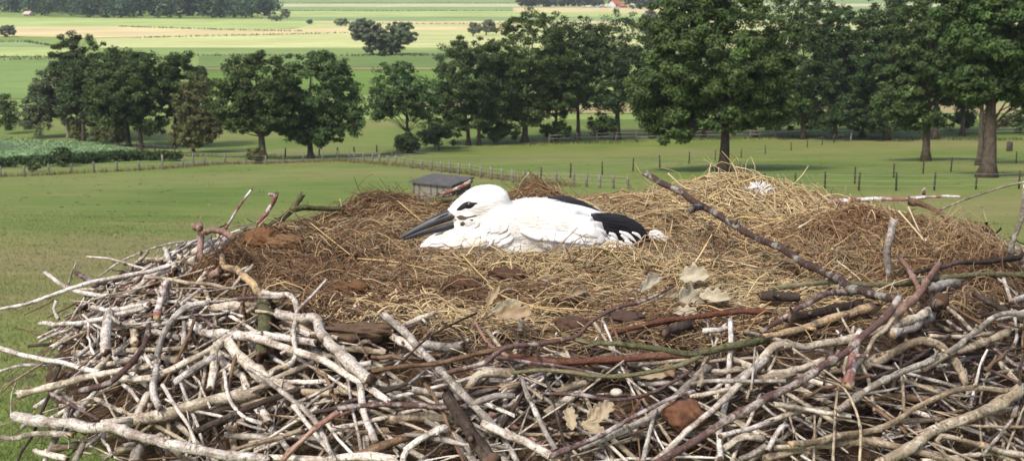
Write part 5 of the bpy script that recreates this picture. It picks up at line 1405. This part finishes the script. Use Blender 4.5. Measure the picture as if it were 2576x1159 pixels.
    # tail
    for pts, w in (([(1632, 588), (1660, 592), (1690, 602)], 7), ([(1632, 594), (1668, 600), (1708, 612)], 8), ([(1630, 600), (1670, 608), (1716, 618)], 8), ([(1630, 604), (1665, 613), (1700, 619)], 7), ([(1634, 584), (1652, 584), (1672, 592)], 6), ([(1632, 592), (1680, 600), (1700, 606)], 6)):
        feather('tail_feather', pts, w, M_WF, Y=(YS + .01, YS + .03), tipshape='point', notch=1.6)
    # coverts: overlapping rounded feathers down the wing
    for row in range(7):
        y0 = 540 + row * 12.5
        xe = 1500 + [0, 14, 22, 28, 32, 24, 6][row]
        for k in range(7):
            x1 = xe - (6 - k) * 32 + r.uniform(-5, 5)
            yk = y0 - (xe - x1) * .12 + r.uniform(-2, 2)
            if k < 5: continue
            feather('covert', [(x1 - 62, yk - 12), (x1 - 26, yk - 5), (x1, yk + 3)], 13, M_WF, .0004 + .0001 * k, (.0022 if k < 5 else .0045) + .0003 * (k + row * .4), K=8, arch=.05)
    for j in range(8):      # lower edge of the folded wing
        x = 1360 + j * 19
        feather('covert', [(x - 50, 578 + j * 2.0), (x - 18, 589 + j * 2.2), (x + 8, 599 + j * 1.6)], 11, M_WF, .002, .009, K=8, arch=.06)
    # lower flank feathers fluffed over the straw
    for k in range(16):
        x = r.uniform(1380, 1590); y = r.uniform(604, 624)
        feather('flank_feather', [(x - 12, y - 16), (x, y), (x + r.uniform(4, 14), y + 16)], r.uniform(8, 13), M_WF, .0006, .0045, tipshape='point', notch=1.2, K=7, arch=.06)
    # beard of the breast under the bill
    for pts, w in (([(1150, 590), (1095, 602), (1045, 622)], 8), ([(1170, 600), (1110, 612), (1052, 630)], 9), ([(1140, 584), (1100, 592), (1062, 608)], 7), ([(1180, 585), (1130, 588), (1085, 600)], 9), ([(1190, 612), (1120, 622), (1070, 634)], 9), ([(1210, 596), (1160, 600), (1110, 612)], 10),
                   ([(1225, 606), (1180, 614), (1130, 624)], 10), ([(1160, 580), (1135, 584), (1108, 594)], 7)):
        feather('breast_feather', pts, w, M_CF if r.random() < .5 else M_WF, .003, .008, tipshape='point', notch=1.2)
    for k in range(30):
        x = r.uniform(1165, 1280); y = r.uniform(560, 612)
        feather('breast_feather', [(x + 10, y - 8), (x - 2, y + 2), (x - 16, y + 14)], r.uniform(6, 9), M_WF, .0006, .003, tipshape='point', notch=1.0, K=6, arch=.06)

    # bill
    mb, ntb, bb = new_mat("bill horn")
    nb1 = noise(ntb, 22, 4, .6, stretch=(.5, 1, 1)); nb2 = noise(ntb, 160, 3, .7)
    c = ramp(ntb, nb1, [(.3, (.018, .018, .021)), (.6, (.042, .044, .051)), (.78, (.085, .072, .06))])
    ntb.links.new(c, bb.inputs['Base Color']); bump(ntb, bb, nb2, .3, .002); bb.inputs['Roughness'].default_value = .42; bb.inputs['Specular IOR Level'].default_value = .5
    YB = YS - 34 * s
    def mandible(name, top, bot, half):
        n = 22
        a = catmull(np.array(top, float), n); b2 = catmull(np.array(bot, float), n)
        rings = []
        for i in range(n):
            t = i / (n - 1)
            hw = np.interp(t, np.linspace(0, 1, len(half)), half) * s
            Yi = YB - .012 * (t)
            c0 = np.array(at(*((a[i] + b2[i]) / 2), Yi)); up = np.array(at(*a[i], Yi)) - np.array(at(*b2[i], Yi)); up /= 2
            ang = np.linspace(0, 2 * math.pi, 15)[:-1]
            ring = [c0 + up * math.cos(q) * (1 if math.cos(q) < 0 else 1) + np.array([0, -1, 0]) * hw * math.sin(q) * (1 - .28 * math.cos(q)) for q in ang]
            rings.append(ring)
        V = np.array(rings).reshape(-1, 3)
        k = np.arange(n - 1)[:, None] * 14; j = np.arange(14)[None]
        F = np.stack([k + j, k + (j + 1) % 14, k + 14 + (j + 1) % 14, k + 14 + j], -1).reshape(-1, 4)
        return add_mesh(name, np_mesh(name, rel(V, root), [F, np.arange(14)[None], (np.arange(14)[::-1] + (n - 1) * 14)[None]], None, True, [mb]), root)
    mandible('upper_bill', [(1150, 521), (1120, 530), (1080, 549), (1040, 573), (1012, 591.5), (1002.5, 600.5)], [(1190, 546), (1150, 550), (1104, 565.5), (1065, 578), (1029, 593), (1003.5, 603)], [18, 15, 11, 7, 4, 1])
    mandible('lower_bill', [(1190, 541), (1150, 545), (1104, 561), (1065, 574), (1030, 590), (1014, 598.5)], [(1188, 573), (1148, 574), (1104, 584.5), (1070, 590.5), (1034, 600.5), (1016, 604)], [17, 13, 10, 6, 4, 1])
    # straw of dried mud along the gape
    pts = np.array([at(x, y, YB - hw * s) for x, y, hw in ((1168, 548, 19), (1148, 551.5, 16.5), (1118, 561.5, 13.8), (1085, 573, 11.5), (1058, 582.5, 9))])
    V, F, C = tubes(pts, np.array([.8, 1.1, 1.2, 1.0, .5]) * s, 5)
    add_mesh('gape_line', np_mesh('gape_line', rel(V, root), [F, C], None, True, [plain("dried mud", (.26, .19, .10), .3, 60)]), root)
    # nostril groove
    pts = np.array([at(x, y, YB - hw * s) for x, y, hw in ((1128, 537.5, 15), (1110, 545, 14), (1094, 553, 12.4))])
    V, F, C = tubes(pts, np.array([1.0, 1.8, .5]) * s, 5)
    add_mesh('nostril', np_mesh('nostril', rel(V, root), [F, C], None, True, [M_DARKSKIN]), root)

    # bare dark skin round the eye, laid on the head
    def patch(name, outline, mat, off):
        oc = catmull(np.array(list(outline) + [outline[0]], float), 40)[:-1]
        cen = oc.mean(0)
        V, n = [], len(oc)
        for f in (1.0, .66, .33):
            for q in oc:
                p, nn = hit(*(cen + (q - cen) * f)); V.append(np.array(p + nn * (off * (1.0 if f < 1 else .1))))
        p, nn = hit(*cen); V.append(np.array(p + nn * off))
        i = np.arange(n); j = (i + 1) % n
        F = np.concatenate([np.stack([i, j, j + n, i + n], -1), np.stack([i + n, j + n, j + 2 * n, i + 2 * n], -1)])
        T = np.stack([i + 2 * n, j + 2 * n, np.full(n, 3 * n)], -1)
        return add_mesh(name, np_mesh(name, rel(V, root), [F, T], None, True, [mat]), root)
    patch('eye_skin', [(1148, 527), (1155, 519.5), (1164, 512), (1176, 507), (1188, 508.5), (1203, 510.5), (1195, 515.5), (1189, 521), (1181, 525), (1170, 524.5), (1160, 529), (1151, 530)], M_DARKSKIN, .0022)
    p, nn = hit(1178, 515.5)
    bm = bmesh.new(); bmesh.ops.create_uvsphere(bm, u_segments=24, v_segments=16, radius=7.8 * s)
    me_ = plain("eye", (.012, .010, .010), .2, 40, .06, spec=.8)
    eye = bm_obj('eye', bm, me_, root, p - nn * 4.4 * s - base, True)
    # stained gape at the corner of the bill
    for ol in ([(1148, 545), (1160, 541), (1172, 545), (1196, 541), (1200, 544), (1178, 549), (1170, 553), (1156, 553)], [(1158, 560), (1166, 557), (1170, 563), (1164, 568), (1158, 566)], [(1180, 553), (1190, 551), (1188, 556)]):
        patch('gape_stain', ol, plain("gape stain", (.11, .08, .06), .5, 90), .0012)
    # loose down along the outline
    k = 3600
    vi = r.choice(n, k)
    P0 = co[vi]; N0 = no[vi]
    x = (P0[:, 0] - base.x) / s
    back = np.where(x < -60, -.2, 1.0)
    D = unit(N0 * .55 + np.stack([back, 0 * back, -.25 + 0 * back], 1) * .9 + r.normal(0, .3, (k, 3)))
    L = r.uniform(.004, .010, k) * np.where(x < -80, .5, 1.0)
    far_eye = np.hypot(x + 182, (P0[:, 2] - base.z) / s - 118) > 32; P0, N0, D, L = P0[far_eye], N0[far_eye], D[far_eye], L[far_eye]; k = len(P0)
    P = np.stack([P0 - N0 * .002, P0 + D * (L * .5)[:, None] + N0 * .001, P0 + D * L[:, None]], 1)
    V, F, C = tubes(P, np.repeat(np.array([[.0007, .0006, .0002]]), k, 0), 3, False)
    setp(add_mesh('down', np_mesh('down', rel(V, root), [F], None, True, [M_WF]), root), kind='stuff')
M_DARKSKIN = plain("dark bare skin", (.012, .011, .013), .4, 120, .6)
stork()

# ------------------------------------------------------------------ dry oak leaves
M_OAKLEAF = []
for k, c in enumerate(((.37, .30, .20), (.33, .25, .16), (.40, .36, .265), (.24, .165, .10))):
    m, nt, b = new_mat("dry oak leaf")
    n1 = noise(nt, 40, 4, .65); nt.links.new(ramp(nt, n1, [(.3, tuple(x * .78 for x in c)), (.7, tuple(min(1, x * 1.12) for x in c))]), b.inputs['Base Color'])
    bump(nt, b, noise(nt, 160, 3, .6), .4, .002); b.inputs['Roughness'].default_value = .7
    M_OAKLEAF.append(m)

def oak_leaf(label, frame, tip, tail, wid, curl, mat, lift=.02, Y=None, seed=0, roll=0.0, group='dry oak leaves on the nest'):
    """lobed leaf between two points of the photograph; wid half width in crop units"""
    r = np.random.default_rng(seed + 500); curl = curl * 1.6
    ox, oy, k = OFFS[frame]
    a = (ox + k * tail[0], oy + k * tail[1]); b = (ox + k * tip[0], oy + k * tip[1])
    def pos(q):
        if Y is not None: return np.array(at(q[0], q[1], Y))
        h = nest_hit(q[0], q[1], lift)
        return np.array(h if h is not None else at(q[0], q[1], 4.0))
    A, B_ = pos(a), pos(b)
    # stay close to the depth of the stem so that the leaf keeps its size
    if abs(B_[1] - A[1]) > .12: B_ = np.array(at(b[0], b[1], A[1] + np.sign(B_[1] - A[1]) * .12))
    ax = B_ - A; L = np.linalg.norm(ax); ax /= L
    side = unit(np.cross(ax, np.array([0, -.75, .66])) + roll * np.array([0, -.5, .5])); side = unit(side - ax * side.dot(ax)); nrm = np.cross(side, ax)
    if nrm[2] < 0 and nrm[1] > 0: nrm = -nrm
    w = wid * k * mpp(Vector(A))
    nu, nv = 26, 9
    u = np.linspace(0, 1, nu)
    prof = (np.sin(np.pi * np.clip(u * .93 + .02, 0, 1) ** 1.15) ** .8) * (1 + .24 * np.sin(u * 2 * math.pi * 3.6 + r.uniform(0, 1)))
    prof = np.clip(prof, .03, None); prof[u < .1] = .04
    V = []
    for i in range(nu):
        for j in range(nv):
            v = -1 + 2 * j / (nv - 1)
            x = v * prof[i] * w
            z = curl * w * (1.1 * v * v * prof[i] - .3) + .25 * w * curl * math.sin(u[i] * 5 + seed) + .10 * w * math.sin(v * 6 + u[i] * 14 + seed) - .05 * w * math.exp(-(v * 5) ** 2)
            V.append(A + ax * (u[i] * L) + side * x + nrm * z)
    V = np.array(V)
    th = nrm * .0007
    A2 = np.concatenate([V, V - th])
    i = np.arange(nu * nv).reshape(nu, nv)
    ft = np.stack([i[:-1, :-1], i[:-1, 1:], i[1:, 1:], i[1:, :-1]], -1).reshape(-1, 4)
    ring = np.concatenate([i[0, :], i[1:, -1], i[-1, -2::-1], i[-2:0:-1, 0]]); r2 = np.roll(ring, -1)
    fe = np.stack([ring, ring + nu * nv, r2 + nu * nv, r2], -1)
    root = A
    o = add_mesh('dry_leaf', np_mesh('dry_leaf', A2 - root, [ft, ft[:, ::-1] + nu * nv, fe], None, True, [mat]), None, None, tuple(root))
    return setp(o, label, 'leaf', group)

oak_leaf('dry oak leaf standing upright on the tip of the thin dark twig', 'F', (1256, 716), (1222, 775), 11, .45, M_OAKLEAF[1], Y=3.05, seed=1)
oak_leaf('broad dry oak leaf lying to the right of the upright leaf on the twig', 'F', (1338, 786), (1236, 790), 22, .55, M_OAKLEAF[1], Y=3.02, seed=2)
oak_leaf('greyish dry oak leaf folded behind the broad leaf on the twig', 'F', (1312, 765), (1228, 782), 15, .6, M_OAKLEAF[2], Y=3.08, seed=3)
oak_leaf('small curled dry leaf alone on the straw below the stork', 'F', (1478, 728), (1404, 752), 12, .6, M_OAKLEAF[1], lift=.03, seed=4)
oak_leaf('long pale curled leaf at the left of the leaf cluster', 'F', (1664, 690), (1604, 740), 15, .55, M_OAKLEAF[2], lift=.04, seed=5)
oak_leaf('pale folded leaf at the top of the leaf cluster', 'F', (1782, 690), (1702, 700), 24, .45, M_OAKLEAF[2], lift=.05, seed=6)
oak_leaf('greyish-green dry leaf in the middle of the leaf cluster', 'F', (1775, 745), (1690, 755), 26, .5, M_OAKLEAF[2], lift=.035, seed=7)
oak_leaf('dry leaf at the right of the leaf cluster by the dark stick', 'F', (1836, 752), (1752, 742), 19, .6, M_OAKLEAF[2], lift=.04, seed=8)
oak_leaf('small brownish leaf at the left edge of the leaf cluster', 'F', (1708, 738), (1664, 745), 14, .5, M_OAKLEAF[1], lift=.05, seed=9)
oak_leaf('flat pale leaf at the bottom of the leaf cluster above the reddish stick', 'F', (1756, 785), (1686, 782), 13, .4, M_OAKLEAF[2], lift=.025, seed=10)
GW = 'dry leaves caught in the wall of sticks'
oak_leaf('pointed dry leaf wedged upright in the lower front wall', 'c', (1092, 960), (1060, 810), 40, .35, M_OAKLEAF[0], lift=.09, seed=11, group=GW)
oak_leaf('wide pale leaf wedged right of the pointed leaf in the front wall', 'c', (1330, 780), (1240, 930), 46, .4, M_OAKLEAF[0], lift=.09, seed=12, group=GW)
oak_leaf('ragged pale leaf low between the two wedged leaves', 'c', (1290, 985), (1130, 915), 42, .5, M_OAKLEAF[0], lift=.085, seed=13, group=GW)
oak_leaf('lobed leaf above the ragged leaf in the front wall', 'c', (1255, 815), (1185, 930), 32, .5, M_OAKLEAF[0], lift=.075, seed=14, group=GW)
oak_leaf('tan leaf lying flat under the slender olive stick', 'C', (690, 800), (530, 822), 20, .3, M_OAKLEAF[0], lift=.03, seed=15, group=GW)
oak_leaf('brown leaf hanging at the right of the flat tan leaf', 'C', (640, 770), (690, 822), 22, .4, M_OAKLEAF[3], lift=.04, seed=16, group=GW)

# ------------------------------------------------------------------ clods, bark, feathers
def clod(name, label, frame, cen, rx, ry, colr, lift, seed, cat, rough=.35, dep=.8, bumpd=.01, group=None):
    ox, oy, k = OFFS[frame]
    x, y = ox + k * cen[0], oy + k * cen[1]
    h = nest_hit(x, y, lift) or at(x, y, 4.3)
    s = mpp(h) * k
    r = np.random.default_rng(seed)
    bm = bmesh.new(); bmesh.ops.create_icosphere(bm, subdivisions=4, radius=1)
    ph = r.uniform(0, 6, (8, 3)); fr = r.uniform(1.5, 7, (8, 3)) * np.linspace(1, 3.2, 8)[:, None]
    for v in bm.verts:
        q = np.array(v.co)
        d = sum(math.sin(fr[i] @ q + ph[i, 0]) / (1 + .4 * i) for i in range(8)) * rough * .25 + r.normal(0, .03 + .07 * min(rough, .6))
        q = q * (1 + d); v.co = (q[0] * rx * s, q[1] * rx * s * dep, q[2] * ry * s)
    o = bm_obj(name, bm, plain(name, colr, .4, 30, .95, bumpd), None, h, True)
    return setp(o, label, cat, group)
clod('soil_clod', 'crumbly reddish-brown soil clump at the foot of the mossy green branch', 'F', (655, 606), 44, 28, (.155, .078, .038), .02, 1, 'clod', .5)
clod('soil_clod', 'smaller crumbly soil clump just right of the reddish-brown one', 'F', (712, 612), 46, 20, (.17, .10, .05), .015, 2, 'clod', .5)
clod('soil_clod', 'dark crumbly peat lump lying below the straw left of centre', 'F', (880, 728), 44, 20, (.13, .068, .03), .015, 3, 'clod', .6)
clod('soil_clod', 'dark peat lump beside the upright oak leaf', 'F', (1165, 728), 52, 30, (.085, .045, .026), .015, 4, 'clod', .6)
clod('soil_clod', 'dark peat lump under the front edge of the straw', 'F', (1275, 700), 48, 26, (.075, .042, .026), .01, 5, 'clod', .6)
clod('soil_clod', 'round dark clod left of the thin purple twig', 'F', (1436, 818), 42, 22, (.085, .052, .036), .02, 6, 'clod', .3)
clod('soil_clod', 'round dark clod right of the thin purple twig', 'F', (1572, 802), 50, 20, (.075, .048, .036), .02, 7, 'clod', .3)
clod('soil_clod', 'rusty brown porous clod caught between the sticks at lower right', 'e', (480, 905), 110, 95, (.15, .072, .042), .055, 8, 'clod', .35, .7)
clod('bark_piece', 'rough dark flake of bark in front of the thick white branch', 'F', (900, 836), 92, 22, (.105, .07, .045), .05, 9, 'bark', .7, .35)
clod('sawn_end', 'round dark brown sawn wood disc beside the pale branch end', 'D', (708, 515), 33, 36, (.085, .05, .03), .06, 10, 'wood disc', .05, .5, .003)
clod('pebble', 'smooth pale pebble lodged in the lower front wall', 'C', (452, 882), 25, 16, (.50, .45, .37), .06, 11, 'pebble', .06, .8, .001)

def white_feather(label, cx, cy, R, seed, n=34, Y=None):
    r = np.random.default_rng(seed)
    h = nest_hit(cx, cy, .01) if Y is None else at(cx, cy, Y)
    s = mpp(h)
    P, Rr = [], []
    for i in range(n):
        a = math.radians(r.uniform(15, 165)); L = R * s * r.uniform(.6, 1.15)
        d = np.array([math.cos(a), r.uniform(-.35, .1), math.sin(a)])
        q0 = np.array([0, 0, -.2 * R * s]); q1 = q0 + d * L * .55; q2 = q0 + d * L + np.array([r.normal(0, .1) * L, 0, -.12 * L])
        P.append(catmull([q0, q1, q2], 6)); Rr.append(np.array([.0006, .0022, .0032, .0030, .0020, .0003]))
    V, F, C = tubes(np.array(P), np.array(Rr), 4)
    m = plain("loose white feather", (.80, .80, .80), .04, 80)
    o = add_mesh('feather', np_mesh('feather', V, [F, C], None, True, [m]), None, None, h)
    return setp(o, label, 'feather', 'loose white feathers in the straw')
white_feather('fluffy white feather stuck upright in the straw heap at the rear right', 1906, 486, 42, 1, 170)
white_feather('small white tuft of down under the long slanting branch', 1768, 540, 9, 2, 14)
white_feather('tiny white down tuft in the straw beyond the tail of the stork', 2055, 665, 8, 3, 12)

# single straws that stand out
M_STRAW = plain("single straw", (.50, .37, .16), .2, 60, .6)
M_STRAWP = plain("pale single straw", (.60, .50, .32), .15, 60, .6)
BL = [([(1160, 638), (1180, 660), (1208, 690), (1232, 712)], 3.2, 0), ([(1228, 716), (1262, 742), (1330, 768), (1420, 785)], 3.0, 0), ([(1290, 752), (1350, 770), (1452, 778)], 2.2, 0), ([(2010, 542), (1940, 552), (1870, 545), (1840, 555)], 3.6, 0), ([(2010, 572), (2060, 545), (2140, 518)], 3.8, 1),
      ([(1750, 548), (1830, 543), (1890, 525)], 3.2, 0), ([(2260, 530), (2300, 575), (2330, 612)], 3.2, 1), ([(2285, 520), (2305, 565), (2325, 605)], 2.6, 1), ([(1905, 445), (1860, 460), (1815, 470)], 3.0, 0),
      ([(2105, 655), (2150, 690), (2165, 705)], 2.6, 1), ([(1985, 720), (2060, 682), (2110, 640)], 2.8, 0), ([(2130, 770), (2280, 702), (2450, 690)], 3.2, 1), ([(1330, 436), (1310, 460), (1300, 490)], 2.0, 1), ([(1358, 420), (1340, 440), (1318, 448)], 1.8, 1), ([(1690, 665), (1760, 690), (1850, 690)], 2.2, 0),
      ([(1830, 590), (1900, 620), (1960, 660)], 2.2, 0), ([(855, 500), (862, 530)], 1.6, 1), ([(1000, 505), (1060, 555), (1090, 570)], 1.8, 0), ([(780, 560), (830, 600), (880, 640)], 2.4, 0), ([(900, 650), (1000, 660), (1130, 690)], 2.8, 0), ([(700, 690), (780, 670), (860, 650)], 2.2, 0), ([(1640, 600), (1662, 640), (1680, 660)], 2.6, 0),
      ([(1560, 625), (1620, 605), (1650, 590)], 1.8, 1), ([(2080, 800), (2200, 745), (2330, 720)], 2.6, 0), ([(1680, 436), (1720, 470), (1760, 480)], 2.4, 1), ([(1850, 420), (1890, 430), (1905, 460)], 2.0, 1), ([(470, 745), (600, 752), (640, 748)], 2.2, 0)]
for i, (pts, w, k) in enumerate(BL):
    P = []
    for q in pts:
        h = nest_hit(q[0], q[1], .03 )
        P.append(np.array(h) if h is not None else None)
    ok = [p for p in P if p is not None]
    if not ok: continue
    ys = [p[1] if p is not None else None for p in P]
    last = np.mean([p[1] for p in ok])
    P = np.array([p if p is not None else np.array(at(q[0], q[1], min(last, 4.75))) for p, q in zip(P, pts)])
    if len(P) > 2:
        u = np.linspace(0, 1, len(P)); yy = np.polyval(np.polyfit(u, P[:, 1], 1), u)
        P = np.array([np.array(at(q[0], q[1], min(a, b + .05))) for q, a, b in zip(pts, yy, P[:, 1])])
    p = catmull(P, 14)
    V, F, C = tubes(p, np.linspace(1, .6, 14) * w * mpp(Vector(p[0])) * .8, 5)
    add_mesh('straw_blade', np_mesh('straw_blade', rel(V, nest), [F, C], None, True, [M_STRAWP if k else M_STRAW]), nest)

# pale splinters and shavings at the front of the lining
def shavings():
    r = np.random.default_rng(77)
    P, R = [], []
    for cx, cy, sx, sy, n in ((960, 790, 60, 25, 60), (1110, 790, 40, 18, 34), (880, 775, 30, 18, 20), (1050, 800, 90, 20, 40), (2150, 760, 90, 20, 30), (1000, 740, 60, 25, 26)):
        for _ in range(n):
            h = nest_hit(cx + r.normal(0, sx), cy + r.normal(0, sy), .004)
            if h is None: continue
            L = r.uniform(.015, .05); a = r.uniform(0, math.pi)
            d = np.array([math.cos(a), math.sin(a) * .5, r.uniform(0, .9)])
            m = np.array(h) + d * L * .5 + r.normal(0, .004, 3)
            P.append(catmull([np.array(h), m, np.array(h) + d * L + np.array([0, 0, -r.uniform(0, .012)])], 6)); w = r.uniform(.0014, .0032); R.append(w * np.array([1, 1.2, 1.2, 1, .8, .3]))
    V, F, C = tubes(np.array(P), np.array(R), 4)
    setp(add_mesh('wood_shavings', np_mesh('wood_shavings', rel(V, nest), [F], None, True, [plain("wood shavings", (.50, .38, .22), .3, 50)]), nest), kind='stuff')
shavings()

# ------------------------------------------------------------------ air
HAZE = 0.00015
if HAZE:
    bm = bmesh.new(); box_bm(bm, 0, 2400, 9.5, 50000, 6400, 33)
    m = bpy.data.materials.new("haze"); m.use_nodes = True
    nt = m.node_tree; nt.nodes.clear()
    out = nt.nodes.new('ShaderNodeOutputMaterial'); v = nt.nodes.new('ShaderNodeVolumePrincipled')
    v.inputs['Color'].default_value = (.92, .94, 1.0, 1); v.inputs['Density'].default_value = HAZE; v.inputs['Anisotropy'].default_value = 0.3
    nt.links.new(v.outputs[0], out.inputs['Volume'])
    setp(bm_obj('haze', bm, m), kind='stuff')
